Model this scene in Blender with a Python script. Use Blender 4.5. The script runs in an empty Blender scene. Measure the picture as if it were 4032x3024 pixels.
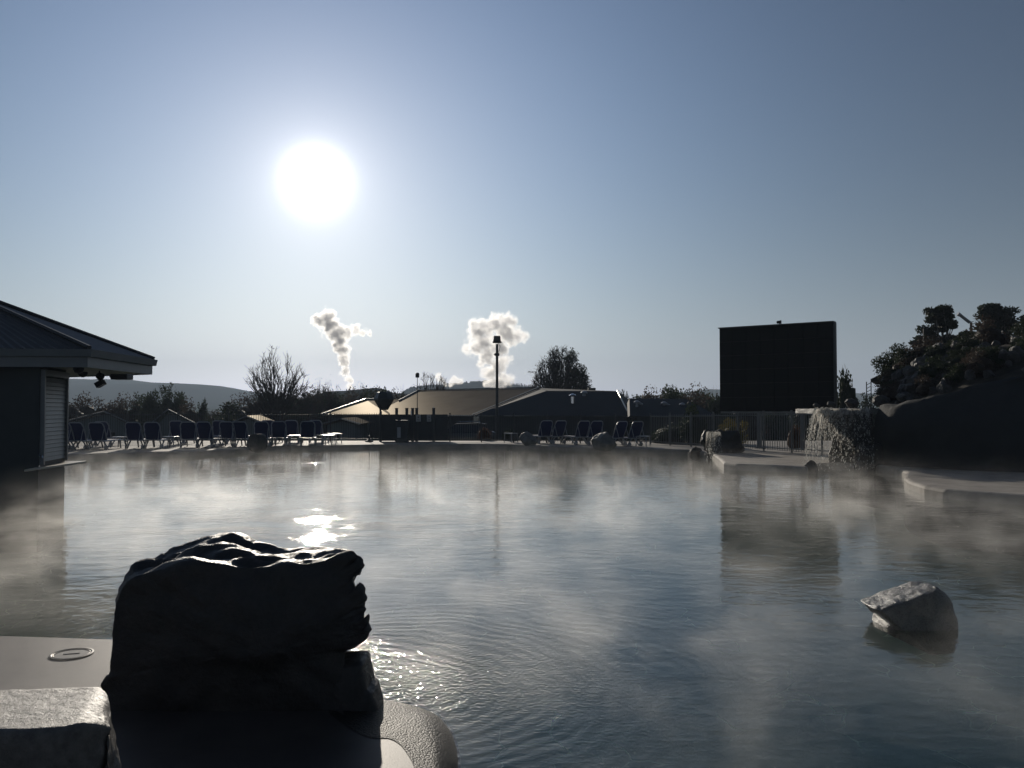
import bpy, bmesh, math, random
from mathutils import Vector, Matrix, noise as mnoise
R = math.radians
PI = math.pi
S = bpy.context.scene
col = S.collection

# ------------------------------------------------------------------ camera
F = 3300.0            # focal length in photo pixels (photo 4032 x 3024)
PITCH = R(1.70)
CH = 1.8              # eye height above the water (water is z = 0)
cd = bpy.data.cameras.new('camera')
cam = bpy.data.objects.new('camera', cd)
col.objects.link(cam)
cam.location = (0, 0, CH)
cam.rotation_euler = (PI / 2 + PITCH, 0, 0)
cd.sensor_width = 36
cd.lens = F / 4032 * 36
cd.clip_end = 12000
cd.clip_start = 0.05
S.camera = cam

def ray(px, py):
    x = (px - 2016) / F
    y = -(py - 1512) / F
    c, s = math.cos(PITCH), math.sin(PITCH)
    return Vector((x, c - y * s, s + y * c))

def at_z(px, py, z):
    d = ray(px, py)
    t = (z - CH) / d.z
    return Vector((d.x * t, d.y * t, z))

def at_y(px, py, Y):
    d = ray(px, py)
    t = Y / d.y
    return Vector((d.x * t, Y, CH + d.z * t))

# ------------------------------------------------------------------ sun + sky
sd = ray(1245, 710).normalized()            # direction towards the sun
SUN_EL = math.asin(sd.z)
SUN_AZ = math.atan2(sd.x, sd.y)             # clockwise from +Y
w = bpy.data.worlds.new('World')
S.world = w
w.use_nodes = True
nt = w.node_tree
nt.nodes.clear()
sky = nt.nodes.new('ShaderNodeTexSky')
sky.sky_type = 'NISHITA'
sky.sun_disc = False
sky.sun_elevation = SUN_EL
sky.sun_rotation = SUN_AZ
sky.altitude = 300
sky.air_density = 1.25
sky.dust_density = 0.25
sky.ozone_density = 1.5
bg = nt.nodes.new('ShaderNodeBackground')
SKY_STRENGTH = 0.082
out = nt.nodes.new('ShaderNodeOutputWorld')
# the bright circumsolar aureole of the real sky, a function of the angle from the sun only
tc = nt.nodes.new('ShaderNodeTexCoord')
dot = nt.nodes.new('ShaderNodeVectorMath'); dot.operation = 'DOT_PRODUCT'
dot.inputs[1].default_value = sd
nrm = nt.nodes.new('ShaderNodeVectorMath'); nrm.operation = 'NORMALIZE'
nt.links.new(tc.outputs['Generated'], nrm.inputs[0])
nt.links.new(nrm.outputs[0], dot.inputs[0])
ac = nt.nodes.new('ShaderNodeMath'); ac.operation = 'ARCCOSINE'
nt.links.new(dot.outputs['Value'], ac.inputs[0])
def wmath(op, a, b):
    n = nt.nodes.new('ShaderNodeMath'); n.operation = op
    for k, v in ((0, a), (1, b)):
        if isinstance(v, (int, float)): n.inputs[k].default_value = v
        elif v is not None: nt.links.new(v, n.inputs[k])
    return n.outputs[0]
deg = wmath('MULTIPLY', ac.outputs[0], 180 / PI)
core = wmath('MULTIPLY', wmath('EXPONENT', wmath('MULTIPLY', wmath('POWER', wmath('DIVIDE', deg, 1.45), 2.0), -1.0), None), 2.6)
glow = wmath('MULTIPLY', wmath('EXPONENT', wmath('DIVIDE', deg, -2.3), None), 0.95)
wide = wmath('MULTIPLY', wmath('EXPONENT', wmath('DIVIDE', deg, -13.0), None), 0.05)
tot = wmath('ADD', wmath('ADD', core, glow), wide)
bg2 = nt.nodes.new('ShaderNodeBackground')
bg2.inputs['Color'].default_value = (1.0, 0.94, 0.90, 1)
nt.links.new(tot, bg2.inputs['Strength'])
# whiter, less yellow air low over the horizon; deeper blue away from the sun
sepw = nt.nodes.new('ShaderNodeSeparateXYZ'); nt.links.new(nrm.outputs[0], sepw.inputs[0])
zabs = wmath('MAXIMUM', sepw.outputs['Z'], 0.0)
hz_f = wmath('EXPONENT', wmath('DIVIDE', zabs, -0.11), None)
bw = nt.nodes.new('ShaderNodeRGBToBW'); nt.links.new(sky.outputs[0], bw.inputs[0])
greyv = nt.nodes.new('ShaderNodeVectorMath'); greyv.operation = 'SCALE'
greyv.inputs[0].default_value = (0.98, 1.0, 1.03)
nt.links.new(bw.outputs[0], greyv.inputs['Scale'])
mixw = nt.nodes.new('ShaderNodeMix'); mixw.data_type = 'RGBA'
nt.links.new(wmath('MULTIPLY', hz_f, 0.92), mixw.inputs['Factor'])
nt.links.new(sky.outputs[0], mixw.inputs['A'])
nt.links.new(greyv.outputs[0], mixw.inputs['B'])
away = wmath('MULTIPLY', wmath('ADD', wmath('MULTIPLY', wmath('EXPONENT', wmath('MULTIPLY', wmath('POWER', wmath('DIVIDE', deg, 28.0), 2.0), -1.0), None), 0.70), 0.28), 1.0)
away = wmath('ADD', away, wmath('MULTIPLY', hz_f, 0.22))
tint = nt.nodes.new('ShaderNodeVectorMath'); tint.operation = 'MULTIPLY'
tint.inputs[1].default_value = (0.86, 0.95, 1.17)
nt.links.new(mixw.outputs['Result'], tint.inputs[0])
nt.links.new(tint.outputs[0], bg.inputs['Color'])
nt.links.new(wmath('MULTIPLY', away, SKY_STRENGTH), bg.inputs['Strength'])
add = nt.nodes.new('ShaderNodeAddShader')
nt.links.new(bg.outputs[0], add.inputs[0])
nt.links.new(bg2.outputs[0], add.inputs[1])
nt.links.new(add.outputs[0], out.inputs['Surface'])

sl = bpy.data.lights.new('sun', 'SUN')
sl.energy = 4.0
sl.angle = R(0.5)
sl.color = (1.0, 0.91, 0.78)
sun = bpy.data.objects.new('sun', sl)
col.objects.link(sun)
sun.rotation_euler = sd.to_track_quat('Z', 'Y').to_euler()
sun.location = (0, 0, 30)

S.view_settings.view_transform = 'Standard'
S.view_settings.look = 'None'
S.view_settings.gamma = 1
S.view_settings.exposure = 0.0
S.cycles.volume_bounces = 2
S.cycles.max_bounces = 8
S.cycles.transparent_max_bounces = 24
S.cycles.diffuse_bounces = 3
S.cycles.glossy_bounces = 3
S.cycles.transmission_bounces = 4
S.cycles.volume_max_steps = 256
S.cycles.volume_step_rate = 1.0
S.cycles.caustics_reflective = False
S.cycles.caustics_refractive = False
S.cycles.sample_clamp_indirect = 6.0
S.render.film_transparent = False

# ------------------------------------------------------------------ helpers
def tag(o, label=None, cat=None, group=None, kind=None):
    if label: o['label'] = label
    if cat: o['category'] = cat
    if group: o['group'] = group
    if kind: o['kind'] = kind
    return o

def new_obj(name, me, parent=None, mat=None, smooth=False):
    o = bpy.data.objects.new(name, me)
    col.objects.link(o)
    if mat is not None and not me.materials: me.materials.append(mat)
    if smooth:
        for p in me.polygons: p.use_smooth = True
    if parent is not None: o.parent = parent
    return o

def empty(name, loc, rz=0, label=None, cat=None, group=None):
    o = bpy.data.objects.new(name, None)
    o.empty_display_size = 0.3
    col.objects.link(o)
    o.location = loc
    o.rotation_euler = (0, 0, rz)
    return tag(o, label, cat, group)

def copy_tree(o, parent=None):
    c = o.copy()
    col.objects.link(c)
    c.parent = parent
    for ch in list(o.children): copy_tree(ch, c)
    return c

class MB:
    """mesh builder: collects boxes, tubes, quads into one mesh"""
    def __init__(s): s.v = []; s.f = []
    def add(s, vs, fs):
        b = len(s.v)
        s.v += [tuple(v) for v in vs]
        s.f += [tuple(i + b for i in f) for f in fs]
        return s
    def box(s, c, d, M=None):
        x, y, z = d[0] / 2, d[1] / 2, d[2] / 2
        vs = [Vector((sx * x, sy * y, sz * z)) for sx in (-1, 1) for sy in (-1, 1) for sz in (-1, 1)]
        if M is not None: vs = [M @ v for v in vs]
        c = Vector(c)
        vs = [v + c for v in vs]
        return s.add(vs, [(0, 1, 3, 2), (4, 6, 7, 5), (0, 4, 5, 1), (2, 3, 7, 6), (0, 2, 6, 4), (1, 5, 7, 3)])
    def tube(s, pts, rad, n=8, cap=True):
        pts = [Vector(p) for p in pts]
        if not hasattr(rad, '__len__'): rad = [rad] * len(pts)
        rings = []
        prev = None
        for i, p in enumerate(pts):
            t = (pts[min(i + 1, len(pts) - 1)] - pts[max(i - 1, 0)])
            if t.length < 1e-9: t = Vector((0, 0, 1))
            t.normalize()
            if prev is None:
                a = Vector((0, 0, 1)) if abs(t.z) < 0.9 else Vector((1, 0, 0))
                u = t.cross(a).normalized()
            else:
                u = (prev - t * prev.dot(t)).normalized()
            prev = u
            v = t.cross(u)
            rings.append([p + (u * math.cos(2 * PI * k / n) + v * math.sin(2 * PI * k / n)) * rad[i] for k in range(n)])
        vs = [q for r in rings for q in r]
        fs = []
        for i in range(len(pts) - 1):
            for k in range(n):
                a = i * n + k; b = i * n + (k + 1) % n
                fs.append((a, b, b + n, a + n))
        if cap:
            fs.append(tuple(range(n - 1, -1, -1)))
            fs.append(tuple(range((len(pts) - 1) * n, len(pts) * n)))
        return s.add(vs, fs)
    def lathe(s, prof, c=(0, 0, 0), n=20):
        c = Vector(c)
        vs = [c + Vector((r * math.cos(2 * PI * k / n), r * math.sin(2 * PI * k / n), z)) for r, z in prof for k in range(n)]
        fs = []
        for i in range(len(prof) - 1):
            for k in range(n):
                a = i * n + k; b = i * n + (k + 1) % n
                fs.append((a, b, b + n, a + n))
        fs.append(tuple(range(n - 1, -1, -1)))
        fs.append(tuple(range((len(prof) - 1) * n, len(prof) * n)))
        return s.add(vs, fs)
    def prism(s, poly, z0, z1):
        n = len(poly)
        vs = [(p[0], p[1], z0) for p in poly] + [(p[0], p[1], z1) for p in poly]
        fs = [tuple(range(n - 1, -1, -1)), tuple(range(n, 2 * n))]
        fs += [(i, (i + 1) % n, n + (i + 1) % n, n + i) for i in range(n)]
        return s.add(vs, fs)
    def mesh(s, name):
        me = bpy.data.meshes.new(name)
        me.from_pydata(s.v, [], s.f)
        me.update()
        return me
    def build(s, name, mat, parent=None, smooth=False, bevel=0, fix=True):
        me = s.mesh(name)
        if fix:
            bm = bmesh.new(); bm.from_mesh(me)
            bmesh.ops.recalc_face_normals(bm, faces=bm.faces)
            bm.to_mesh(me); bm.free()
        o = new_obj(name, me, parent, mat, smooth)
        if bevel:
            m = o.modifiers.new('bevel', 'BEVEL'); m.width = bevel; m.segments = 2; m.limit_method = 'ANGLE'
        return o

# ------------------------------------------------------------------ materials
class NT:
    def __init__(s, name):
        s.m = bpy.data.materials.new(name)
        s.m.use_nodes = True
        s.t = s.m.node_tree
        s.t.nodes.clear()
        s.out = s.t.nodes.new('ShaderNodeOutputMaterial')
    def n(s, typ, **kw):
        nd = s.t.nodes.new(typ)
        ins = kw.pop('ins', {})
        for k, v in kw.items(): setattr(nd, k, v)
        for k, v in ins.items():
            if isinstance(v, bpy.types.NodeSocket): s.t.links.new(v, nd.inputs[k])
            else: nd.inputs[k].default_value = v
        return nd
    def math(s, op, a, b=0.0, c=None, clamp=False):
        nd = s.t.nodes.new('ShaderNodeMath'); nd.operation = op; nd.use_clamp = clamp
        for k, v in ((0, a), (1, b), (2, c)):
            if v is None: continue
            if isinstance(v, bpy.types.NodeSocket): s.t.links.new(v, nd.inputs[k])
            else: nd.inputs[k].default_value = v
        return nd.outputs[0]
    def ramp(s, fac, stops):
        nd = s.t.nodes.new('ShaderNodeValToRGB')
        cr = nd.color_ramp
        while len(cr.elements) < len(stops): cr.elements.new(0.5)
        for e, (p, c) in zip(cr.elements, stops):
            e.position = p
            e.color = c if hasattr(c, '__len__') else (c, c, c, 1)
        s.t.links.new(fac, nd.inputs[0])
        return nd.outputs[0]
    def link(s, a, b): s.t.links.new(a, b)

def rgba(c): return (c[0], c[1], c[2], 1.0)

def mat(name, c, rough=0.7, var=0.25, scale=6.0, bump=0.0, bscale=None, metal=0.0, spec=0.5, c2=None, detail=6, coat=0.0, trans=None):
    t = NT(name)
    tcn = t.n('ShaderNodeTexCoord')
    nz = t.n('ShaderNodeTexNoise', ins={'Vector': tcn.outputs['Object'], 'Scale': scale, 'Detail': detail, 'Roughness': 0.6})
    a = [max(0, x * (1 - var)) for x in c]
    b = [min(1, x * (1 + var)) for x in (c2 or c)]
    colr = t.ramp(nz.outputs['Fac'], [(0.3, rgba(a)), (0.7, rgba(b))])
    p = t.n('ShaderNodeBsdfPrincipled', ins={'Base Color': colr, 'Roughness': rough, 'Metallic': metal, 'Specular IOR Level': spec, 'Coat Weight': coat})
    if bump:
        nb = t.n('ShaderNodeTexNoise', ins={'Vector': tcn.outputs['Object'], 'Scale': bscale or scale * 4, 'Detail': 8, 'Roughness': 0.65})
        bp = t.n('ShaderNodeBump', ins={'Height': nb.outputs['Fac'], 'Strength': 1.0, 'Distance': bump})
        t.link(bp.outputs[0], p.inputs['Normal'])
    if trans:
        tr = t.n('ShaderNodeBsdfTranslucent', ins={'Color': rgba(trans)})
        mx = t.n('ShaderNodeMixShader', ins={0: 0.35, 1: p.outputs[0], 2: tr.outputs[0]})
        t.link(mx.outputs[0], t.out.inputs['Surface'])
    else:
        t.link(p.outputs[0], t.out.inputs['Surface'])
    return t.m
# ------------------------------------------------------------------ ground, water, pool
RING = at_z(1430, 2700, 0)          # where the trickle from the boulder rings the water

def water_material():
    t = NT('pool_water')
    g = t.n('ShaderNodeNewGeometry')
    P = g.outputs['Position']
    def noise(sx, sy, rot, scale, det=3, rough=0.5, dist=0.0):
        mp = t.n('ShaderNodeMapping', ins={'Vector': P, 'Rotation': (0, 0, rot), 'Scale': (sx, sy, 1)})
        return t.n('ShaderNodeTexNoise', ins={'Vector': mp.outputs[0], 'Scale': scale, 'Detail': det, 'Roughness': rough, 'Distortion': dist}).outputs['Fac']
    # rings spreading from the boulder
    def rings(c, k, k2, fall, warp):
        d0 = t.n('ShaderNodeVectorMath', operation='DISTANCE', ins={0: P, 1: c}).outputs['Value']
        nz = noise(1, 1, 0, 1.1, 2)
        d = t.math('ADD', d0, t.math('MULTIPLY', nz, warp))
        sn = t.math('SINE', t.math('MULTIPLY', d, k))
        sn2 = t.math('SINE', t.math('MULTIPLY', t.math('ADD', d, 0.3), k2))
        tot = t.math('ADD', sn, t.math('MULTIPLY', sn2, 0.5))
        att = t.math('EXPONENT', t.math('DIVIDE', d0, -fall))
        return t.math('MULTIPLY', tot, att)
    r1 = rings((RING.x, RING.y, 0), 48.0, 21.0, 1.5, 0.55)
    r2 = rings((9.2, 23.6, 0), 26.0, 11.0, 7.0, 0.6)
    a = noise(0.55, 1.0, 0.15, 3.2, 4, 0.55, 0.3)
    b = noise(0.5, 1.0, -0.35, 9.0, 3, 0.5, 0.2)
    fine = noise(1.0, 1.0, 0.0, 34.0, 2, 0.5)
    h = t.math('MULTIPLY', r1, 0.0020)
    h = t.math('ADD', h, t.math('MULTIPLY', r2, 0.0014))
    h = t.math('ADD', h, t.math('MULTIPLY', a, 0.0075))
    h = t.math('ADD', h, t.math('MULTIPLY', b, 0.0028))
    # choppy fine ripples where the trickle lands
    d1 = t.n('ShaderNodeVectorMath', operation='DISTANCE', ins={0: P, 1: (RING.x + 0.28, RING.y + 0.1, 0)}).outputs['Value']
    near = t.math('EXPONENT', t.math('DIVIDE', d1, -0.85))
    h = t.math('ADD', h, t.math('MULTIPLY', t.math('MULTIPLY', fine, near), 0.018))
    # two spots where jets ruffle the surface and the sun breaks up
    mid = noise(0.45, 1.0, 0.2, 14.0, 3, 0.6)
    patch = t.math('MULTIPLY', t.math('SUBTRACT', noise(0.5, 1.0, 0.1, 1.3, 3, 0.6), 0.42), 7.0, clamp=True)
    for (jx, jy, rad, amp) in ((1185, 2085, 2.5, 0.013), (1080, 1822, 2.2, 0.012), (470, 1852, 1.0, 0.012), (3300, 1875, 1.6, 0.03)):
        c = at_z(jx, jy, 0)
        dj = t.n('ShaderNodeVectorMath', operation='DISTANCE', ins={0: P, 1: (c.x, c.y, 0)}).outputs['Value']
        fj = t.math('EXPONENT', t.math('MULTIPLY', t.math('POWER', t.math('DIVIDE', dj, rad), 2.0), -1.0))
        h = t.math('ADD', h, t.math('MULTIPLY', t.math('MULTIPLY', mid, t.math('MULTIPLY', fj, patch)), amp))
    bp = t.n('ShaderNodeBump', ins={'Height': h, 'Strength': 1.0, 'Distance': 1.0})
    fr = t.n('ShaderNodeFresnel', ins={'IOR': 1.33, 'Normal': bp.outputs[0]})
    gl = t.n('ShaderNodeBsdfGlossy', ins={'Color': (1, 1, 1, 1), 'Roughness': 0.03, 'Normal': bp.outputs[0]})
    # caustic light lines painted into the water's see-through colour, also cast on the floor
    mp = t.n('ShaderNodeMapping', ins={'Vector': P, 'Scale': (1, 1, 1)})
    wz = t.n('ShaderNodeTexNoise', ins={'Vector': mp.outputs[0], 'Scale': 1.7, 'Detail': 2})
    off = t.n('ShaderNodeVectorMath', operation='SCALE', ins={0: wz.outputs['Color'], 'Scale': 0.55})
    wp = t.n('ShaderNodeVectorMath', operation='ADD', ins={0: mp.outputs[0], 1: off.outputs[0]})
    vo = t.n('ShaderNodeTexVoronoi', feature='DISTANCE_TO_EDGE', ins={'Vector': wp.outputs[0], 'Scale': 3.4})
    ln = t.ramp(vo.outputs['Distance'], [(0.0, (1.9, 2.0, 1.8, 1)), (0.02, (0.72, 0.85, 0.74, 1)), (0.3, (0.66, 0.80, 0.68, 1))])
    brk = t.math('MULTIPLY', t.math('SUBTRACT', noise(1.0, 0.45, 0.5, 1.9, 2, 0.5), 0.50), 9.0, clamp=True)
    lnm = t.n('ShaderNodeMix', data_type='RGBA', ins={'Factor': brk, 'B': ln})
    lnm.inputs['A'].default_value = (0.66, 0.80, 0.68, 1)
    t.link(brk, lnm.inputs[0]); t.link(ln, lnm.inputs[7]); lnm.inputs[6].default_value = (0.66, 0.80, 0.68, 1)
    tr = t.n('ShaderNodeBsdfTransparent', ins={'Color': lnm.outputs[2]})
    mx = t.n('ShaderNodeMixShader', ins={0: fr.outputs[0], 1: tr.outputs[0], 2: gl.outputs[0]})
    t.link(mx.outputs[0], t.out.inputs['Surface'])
    return t.m
M_WATER = water_material()
pw = MB().add([(-30, 2.2, 0), (30, 2.2, 0), (30, 44, 0), (-30, 44, 0)], [(0, 1, 2, 3)]).build('water', M_WATER, fix=False)
tag(pw, 'steaming rippled water of the hot pool', None, None, 'structure')

M_FLOOR = mat('pool_floor', (0.60, 0.70, 0.54), 0.6, 0.10, 0.9, c2=(0.66, 0.75, 0.60))
pf = MB().add([(-31, 1, -0.95), (31, 1, -0.95), (31, 44.5, -0.95), (-31, 44.5, -0.95)], [(0, 1, 2, 3)]).build('pool_floor', M_FLOOR, fix=False)
tag(pf, 'smooth grey green floor of the pool under the water', None, None, 'structure')

def mist_material(name, dens, g, scale, zc, zh, lo=0.42, hi=0.72, cx=None):
    t = NT(name)
    gm = t.n('ShaderNodeNewGeometry')
    P = gm.outputs['Position']
    mp = t.n('ShaderNodeMapping', ins={'Vector': P, 'Scale': (1.0, 0.75, 1.6)})
    n1 = t.n('ShaderNodeTexNoise', ins={'Vector': mp.outputs[0], 'Scale': scale, 'Detail': 4.0, 'Roughness': 0.62, 'Distortion': 0.6}).outputs['Fac']
    n2 = t.n('ShaderNodeTexNoise', ins={'Vector': P, 'Scale': 0.22, 'Detail': 1.0}).outputs['Fac']
    v = t.n('ShaderNodeMapRange', ins={'Value': n1, 'From Min': lo, 'From Max': hi, 'To Min': 0.0, 'To Max': 1.0})
    big = t.n('ShaderNodeMapRange', ins={'Value': n2, 'From Min': 0.35, 'From Max': 0.65, 'To Min': 0.35, 'To Max': 1.3})
    sp = t.n('ShaderNodeSeparateXYZ', ins={'Vector': P})
    fall = t.math('EXPONENT', t.math('DIVIDE', sp.outputs['Z'], -zh))
    top = t.n('ShaderNodeMapRange', ins={'Value': sp.outputs['Z'], 'From Min': zc, 'From Max': zc * 0.5, 'To Min': 0.0, 'To Max': 1.0})
    d = t.math('MULTIPLY', v.outputs[0], t.math('MULTIPLY', big.outputs[0], t.math('MULTIPLY', fall, top.outputs[0])))
    if cx is not None:
        d = t.math('MULTIPLY', d, cx(t, sp))
    d = t.math('MULTIPLY', d, dens)
    pv = t.n('ShaderNodeVolumePrincipled', ins={'Color': (1.0, 0.985, 0.96, 1), 'Density': d, 'Anisotropy': g})
    t.link(pv.outputs[0], t.out.inputs['Volume'])
    return t.m
def mist_extent(t, sp):
    a = t.n('ShaderNodeMapRange', ins={'Value': sp.outputs['Y'], 'From Min': 17.0, 'From Max': 31.5, 'To Min': 1.0, 'To Max': 0.04})
    b = t.n('ShaderNodeMapRange', ins={'Value': sp.outputs['Y'], 'From Min': 4.0, 'From Max': 14.0, 'To Min': 1.5, 'To Max': 1.0})
    return t.math('MULTIPLY', a.outputs[0], b.outputs[0])
M_MIST = mist_material('steam', 0.38, 0.6, 1.15, 0.95, 0.22, lo=0.47, hi=0.74, cx=mist_extent)
M_MIST.cycles.volume_step_rate = 0.4
mist = MB().box((-1.0, 19.5, 0.49), (27, 31, 0.96)).build('steam', M_MIST)
tag(mist, 'thin white steam drifting low over the pool water', None, None, 'stuff')
# ------------------------------------------------------------------ land, decks
M_GROUND = mat('ground', (0.05, 0.05, 0.035), 1.0, 0.3, 0.3, spec=0.0)
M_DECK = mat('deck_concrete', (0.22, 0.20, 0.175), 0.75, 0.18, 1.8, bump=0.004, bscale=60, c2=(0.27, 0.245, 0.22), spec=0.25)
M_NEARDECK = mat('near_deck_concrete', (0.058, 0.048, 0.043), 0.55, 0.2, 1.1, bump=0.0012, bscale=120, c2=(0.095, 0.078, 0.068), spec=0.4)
M_HILL = mat('hill_grass', (0.04, 0.055, 0.03), 1.0, 0.35, 0.004, spec=0.0)
M_WOODHILL = mat('hill_wood', (0.02, 0.028, 0.02), 1.0, 0.3, 0.02, spec=0.0)

def gz(x, y):
    """height of the ground beyond the pool fence"""
    if y < 42.5: return -0.15
    if y < 62: return -0.15 - (y - 42.5) / 19.5 * 1.25
    return -1.4

def grid(name, xs, ys, fz, m, label, kind='structure', smooth=True):
    vs = [(x, y, fz(x, y)) for y in ys for x in xs]
    n = len(xs)
    fs = [(j * n + i, j * n + i + 1, (j + 1) * n + i + 1, (j + 1) * n + i) for j in range(len(ys) - 1) for i in range(n - 1)]
    o = MB().add(vs, fs).build(name, m, smooth=smooth, fix=False)
    tag(o, label, None, None, kind)
    return o
gys = [42.0, 42.5, 45, 50, 55, 62, 80, 120, 200, 400, 800, 1400, 2300]
grid('ground', [-1800, -600, -200, -60, -30, 0, 30, 60, 200, 600, 1800], gys, gz, M_GROUND, 'dark ground sloping away beyond the pool fence')
grid('side_ground', [-1800, -200, -30.5], [-100, 0, 42.0], lambda x, y: -0.1, M_GROUND, 'dark ground beside the pool')
grid('side_ground', [30.5, 200, 1800], [-100, 0, 42.0], lambda x, y: -0.1, M_GROUND, 'dark ground beside the pool')

wl = [(262, 1812), (560, 1800), (750, 1797), (940, 1787), (1060, 1778), (1150, 1773), (1560, 1766), (1850, 1764), (2000, 1766),
      (2330, 1780), (2712, 1790), (2800, 1800), (2838, 1832), (2850, 1846), (2900, 1853), (3060, 1859), (3180, 1866)]
wpts = [at_z(x, y, 0) for x, y in wl]
# the shore goes on behind the waterfall basin to the pale ledge on the right
shore = [(p.x, p.y) for p in wpts] + [(8.75, 24.6), (9.6, 24.9), (10.4, 24.4), (10.55, 23.2)]
led = [(3560, 1912), (3580, 1928), (3640, 1950), (3720, 1965), (3850, 1976), (4032, 1990), (4300, 2010)]
lp_ = [at_z(x, y, 0) for x, y in led]
shore += [(10.1, 21.5)] + [(p.x, p.y) for p in lp_] + [(13.5, 13.0), (30.0, 12.0), (30.0, 42.2)]
far_poly = [(-30.0, 27.5), (-20, 28.6)] + shore + [(-30.0, 42.2)]
o = MB().prism(far_poly, -1.0, 0.2).build('far_deck', M_DECK, bevel=0.07)
tag(o, 'pale concrete deck round the far side of the pool', None, None, 'structure')

ne = [at_z(-1400, 2465, 0.2), at_z(-400, 2472, 0.2), at_z(0, 2480, 0.2), at_z(440, 2494, 0.2), at_z(800, 2520, 0.2), at_z(1100, 2590, 0.2)]
near_poly = [(p.x, p.y) for p in ne] + [(-1.05, 5.05), (-0.80, 4.66)]
# inner line of the pebbled coping
inner = [(1490, 2900), (1550, 2893), (1600, 2925), (1638, 2985), (1655, 3040), (1662, 3100), (1650, 3300)]
ip = [at_z(x, y, 0.15) for x, y in inner]
near_poly = near_poly[:-1] + [(-0.86, 4.45)] + [(p.x, p.y) for p in ip] + [(-0.5, 2.0), (-0.5, -4), (-9, -4)]
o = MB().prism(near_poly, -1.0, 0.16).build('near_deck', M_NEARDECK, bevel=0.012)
tag(o, 'smooth damp concrete deck beside the big boulder', None, None, 'structure')

# pebbled coping that slopes from the deck into the water, right of the boulder
tcp = NT('pebbled_coping')
tcn = tcp.n('ShaderNodeTexCoord')
vo = tcp.n('ShaderNodeTexVoronoi', feature='F1', ins={'Vector': tcn.outputs['Object'], 'Scale': 90.0, 'Randomness': 1.0})
cc = tcp.ramp(vo.outputs['Distance'], [(0.0, (0.075, 0.066, 0.052, 1)), (0.6, (0.015, 0.013, 0.011, 1))])
bpn = tcp.n('ShaderNodeBump', ins={'Height': vo.outputs['Distance'], 'Strength': 1.0, 'Distance': -0.006})
pp = tcp.n('ShaderNodeBsdfPrincipled', ins={'Base Color': cc, 'Roughness': 0.55, 'Specular IOR Level': 0.22, 'Normal': bpn.outputs[0]})
tcp.link(pp.outputs[0], tcp.out.inputs['Surface'])
outer = [(1300, 2745), (1420, 2752), (1530, 2775), (1630, 2785), (1720, 2822), (1772, 2890), (1795, 2960), (1800, 3040), (1795, 3150), (1780, 3300)]
op = [at_z(x, y, 0.0) for x, y in outer]
inn = [Vector((-1.05, 4.8, 0.15)), Vector((-0.98, 4.62, 0.15))] + [Vector((-0.84, 4.45, 0.15))] + [Vector((p.x, p.y, 0.15)) for p in ip]
def resample(pts, n):
    L = [0]
    for a, b in zip(pts, pts[1:]): L.append(L[-1] + (b - a).length)
    out_ = []
    for i in range(n):
        t = L[-1] * i / (n - 1)
        k = max(j for j in range(len(L)) if L[j] <= t + 1e-9)
        k = min(k, len(pts) - 2)
        f = (t - L[k]) / max(1e-9, L[k + 1] - L[k])
        out_.append(pts[k].lerp(pts[k + 1], f))
    return out_
N = 40
oo, ii = resample(op, N), resample(inn, N)
def smooth_pts(P, it=3):
    for _ in range(it): P = [P[0]] + [(P[i - 1] + P[i] * 2 + P[i + 1]) / 4 for i in range(1, len(P) - 1)] + [P[-1]]
    return P
oo, ii = smooth_pts(oo), smooth_pts(ii, 1)
vs, fs = [], []
K = 9
for i in range(N):
    for k in range(K + 2):
        if k > K:
            p = ii[i].lerp(oo[i], 1.15); z = -0.9
        else:
            f = k / K
            p = ii[i].lerp(oo[i], -0.10 + f * 1.22)
            z = 0.163 - 0.03 * f - 0.185 * max(0, f - 0.35) ** 1.8 * 1.9
        vs.append((p.x, p.y, z))
for i in range(N - 1):
    for k in range(K + 1):
        a = i * (K + 2) + k
        fs.append((a, a + 1, a + K + 3, a + K + 2))
cop = MB().add(vs, fs).build('pebbled_coping', tcp.m, smooth=True, fix=False)
tag(cop, 'rounded pebbled coping curving into the water beside the big boulder', 'coping')

# hills: ridge lines traced at their own distance, with a front slope and a back slope
def hill(name, pts, Y, depth, m, label, kind='structure', rough=0.0, seed=1, sub=1):
    P = [at_y(x, y, Y) for x, y in pts]
    P = resample(P, int(len(pts) * 12 * sub))
    rows = []
    rnd = random.Random(seed)
    ks = [(-1.0, 0.0), (-0.8, 0.14), (-0.55, 0.45), (-0.3, 0.78), (-0.12, 0.95), (0, 1.0), (0.3, 0.8), (1.0, 0.0)]
    for d, hgt in ks:
        row = []
        for p in P:
            base = -2.0
            nz = mnoise.noise(Vector((p.x * 0.012, (Y + d * depth) * 0.012, seed))) * 0.12
            hh = hgt + (nz if 0 < hgt < 1 else 0)
            z = base + (p.z - base) * hh
            if rough and d == 0: z += rnd.random() * rough
            row.append((p.x, Y + d * depth, z))
        rows.append(row)
    n = len(P)
    vs = [v for r in rows for v in r]
    fs = [(j * n + i, j * n + i + 1, (j + 1) * n + i + 1, (j + 1) * n + i) for j in range(len(rows) - 1) for i in range(n - 1)]
    o = MB().add(vs, fs).build(name, m, smooth=not rough, fix=False)
    tag(o, label, None, None, kind)
    return P
HP = hill('hills', [(-500, 1500), (0, 1495), (255, 1491), (350, 1493), (450, 1500), (520, 1496), (600, 1506), (700, 1509), (800, 1514), (870, 1520), (930, 1530), (1000, 1552), (1100, 1575), (1250, 1600)],
     1500, 700, M_HILL, 'grassy hill fading into the haze on the left')
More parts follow.
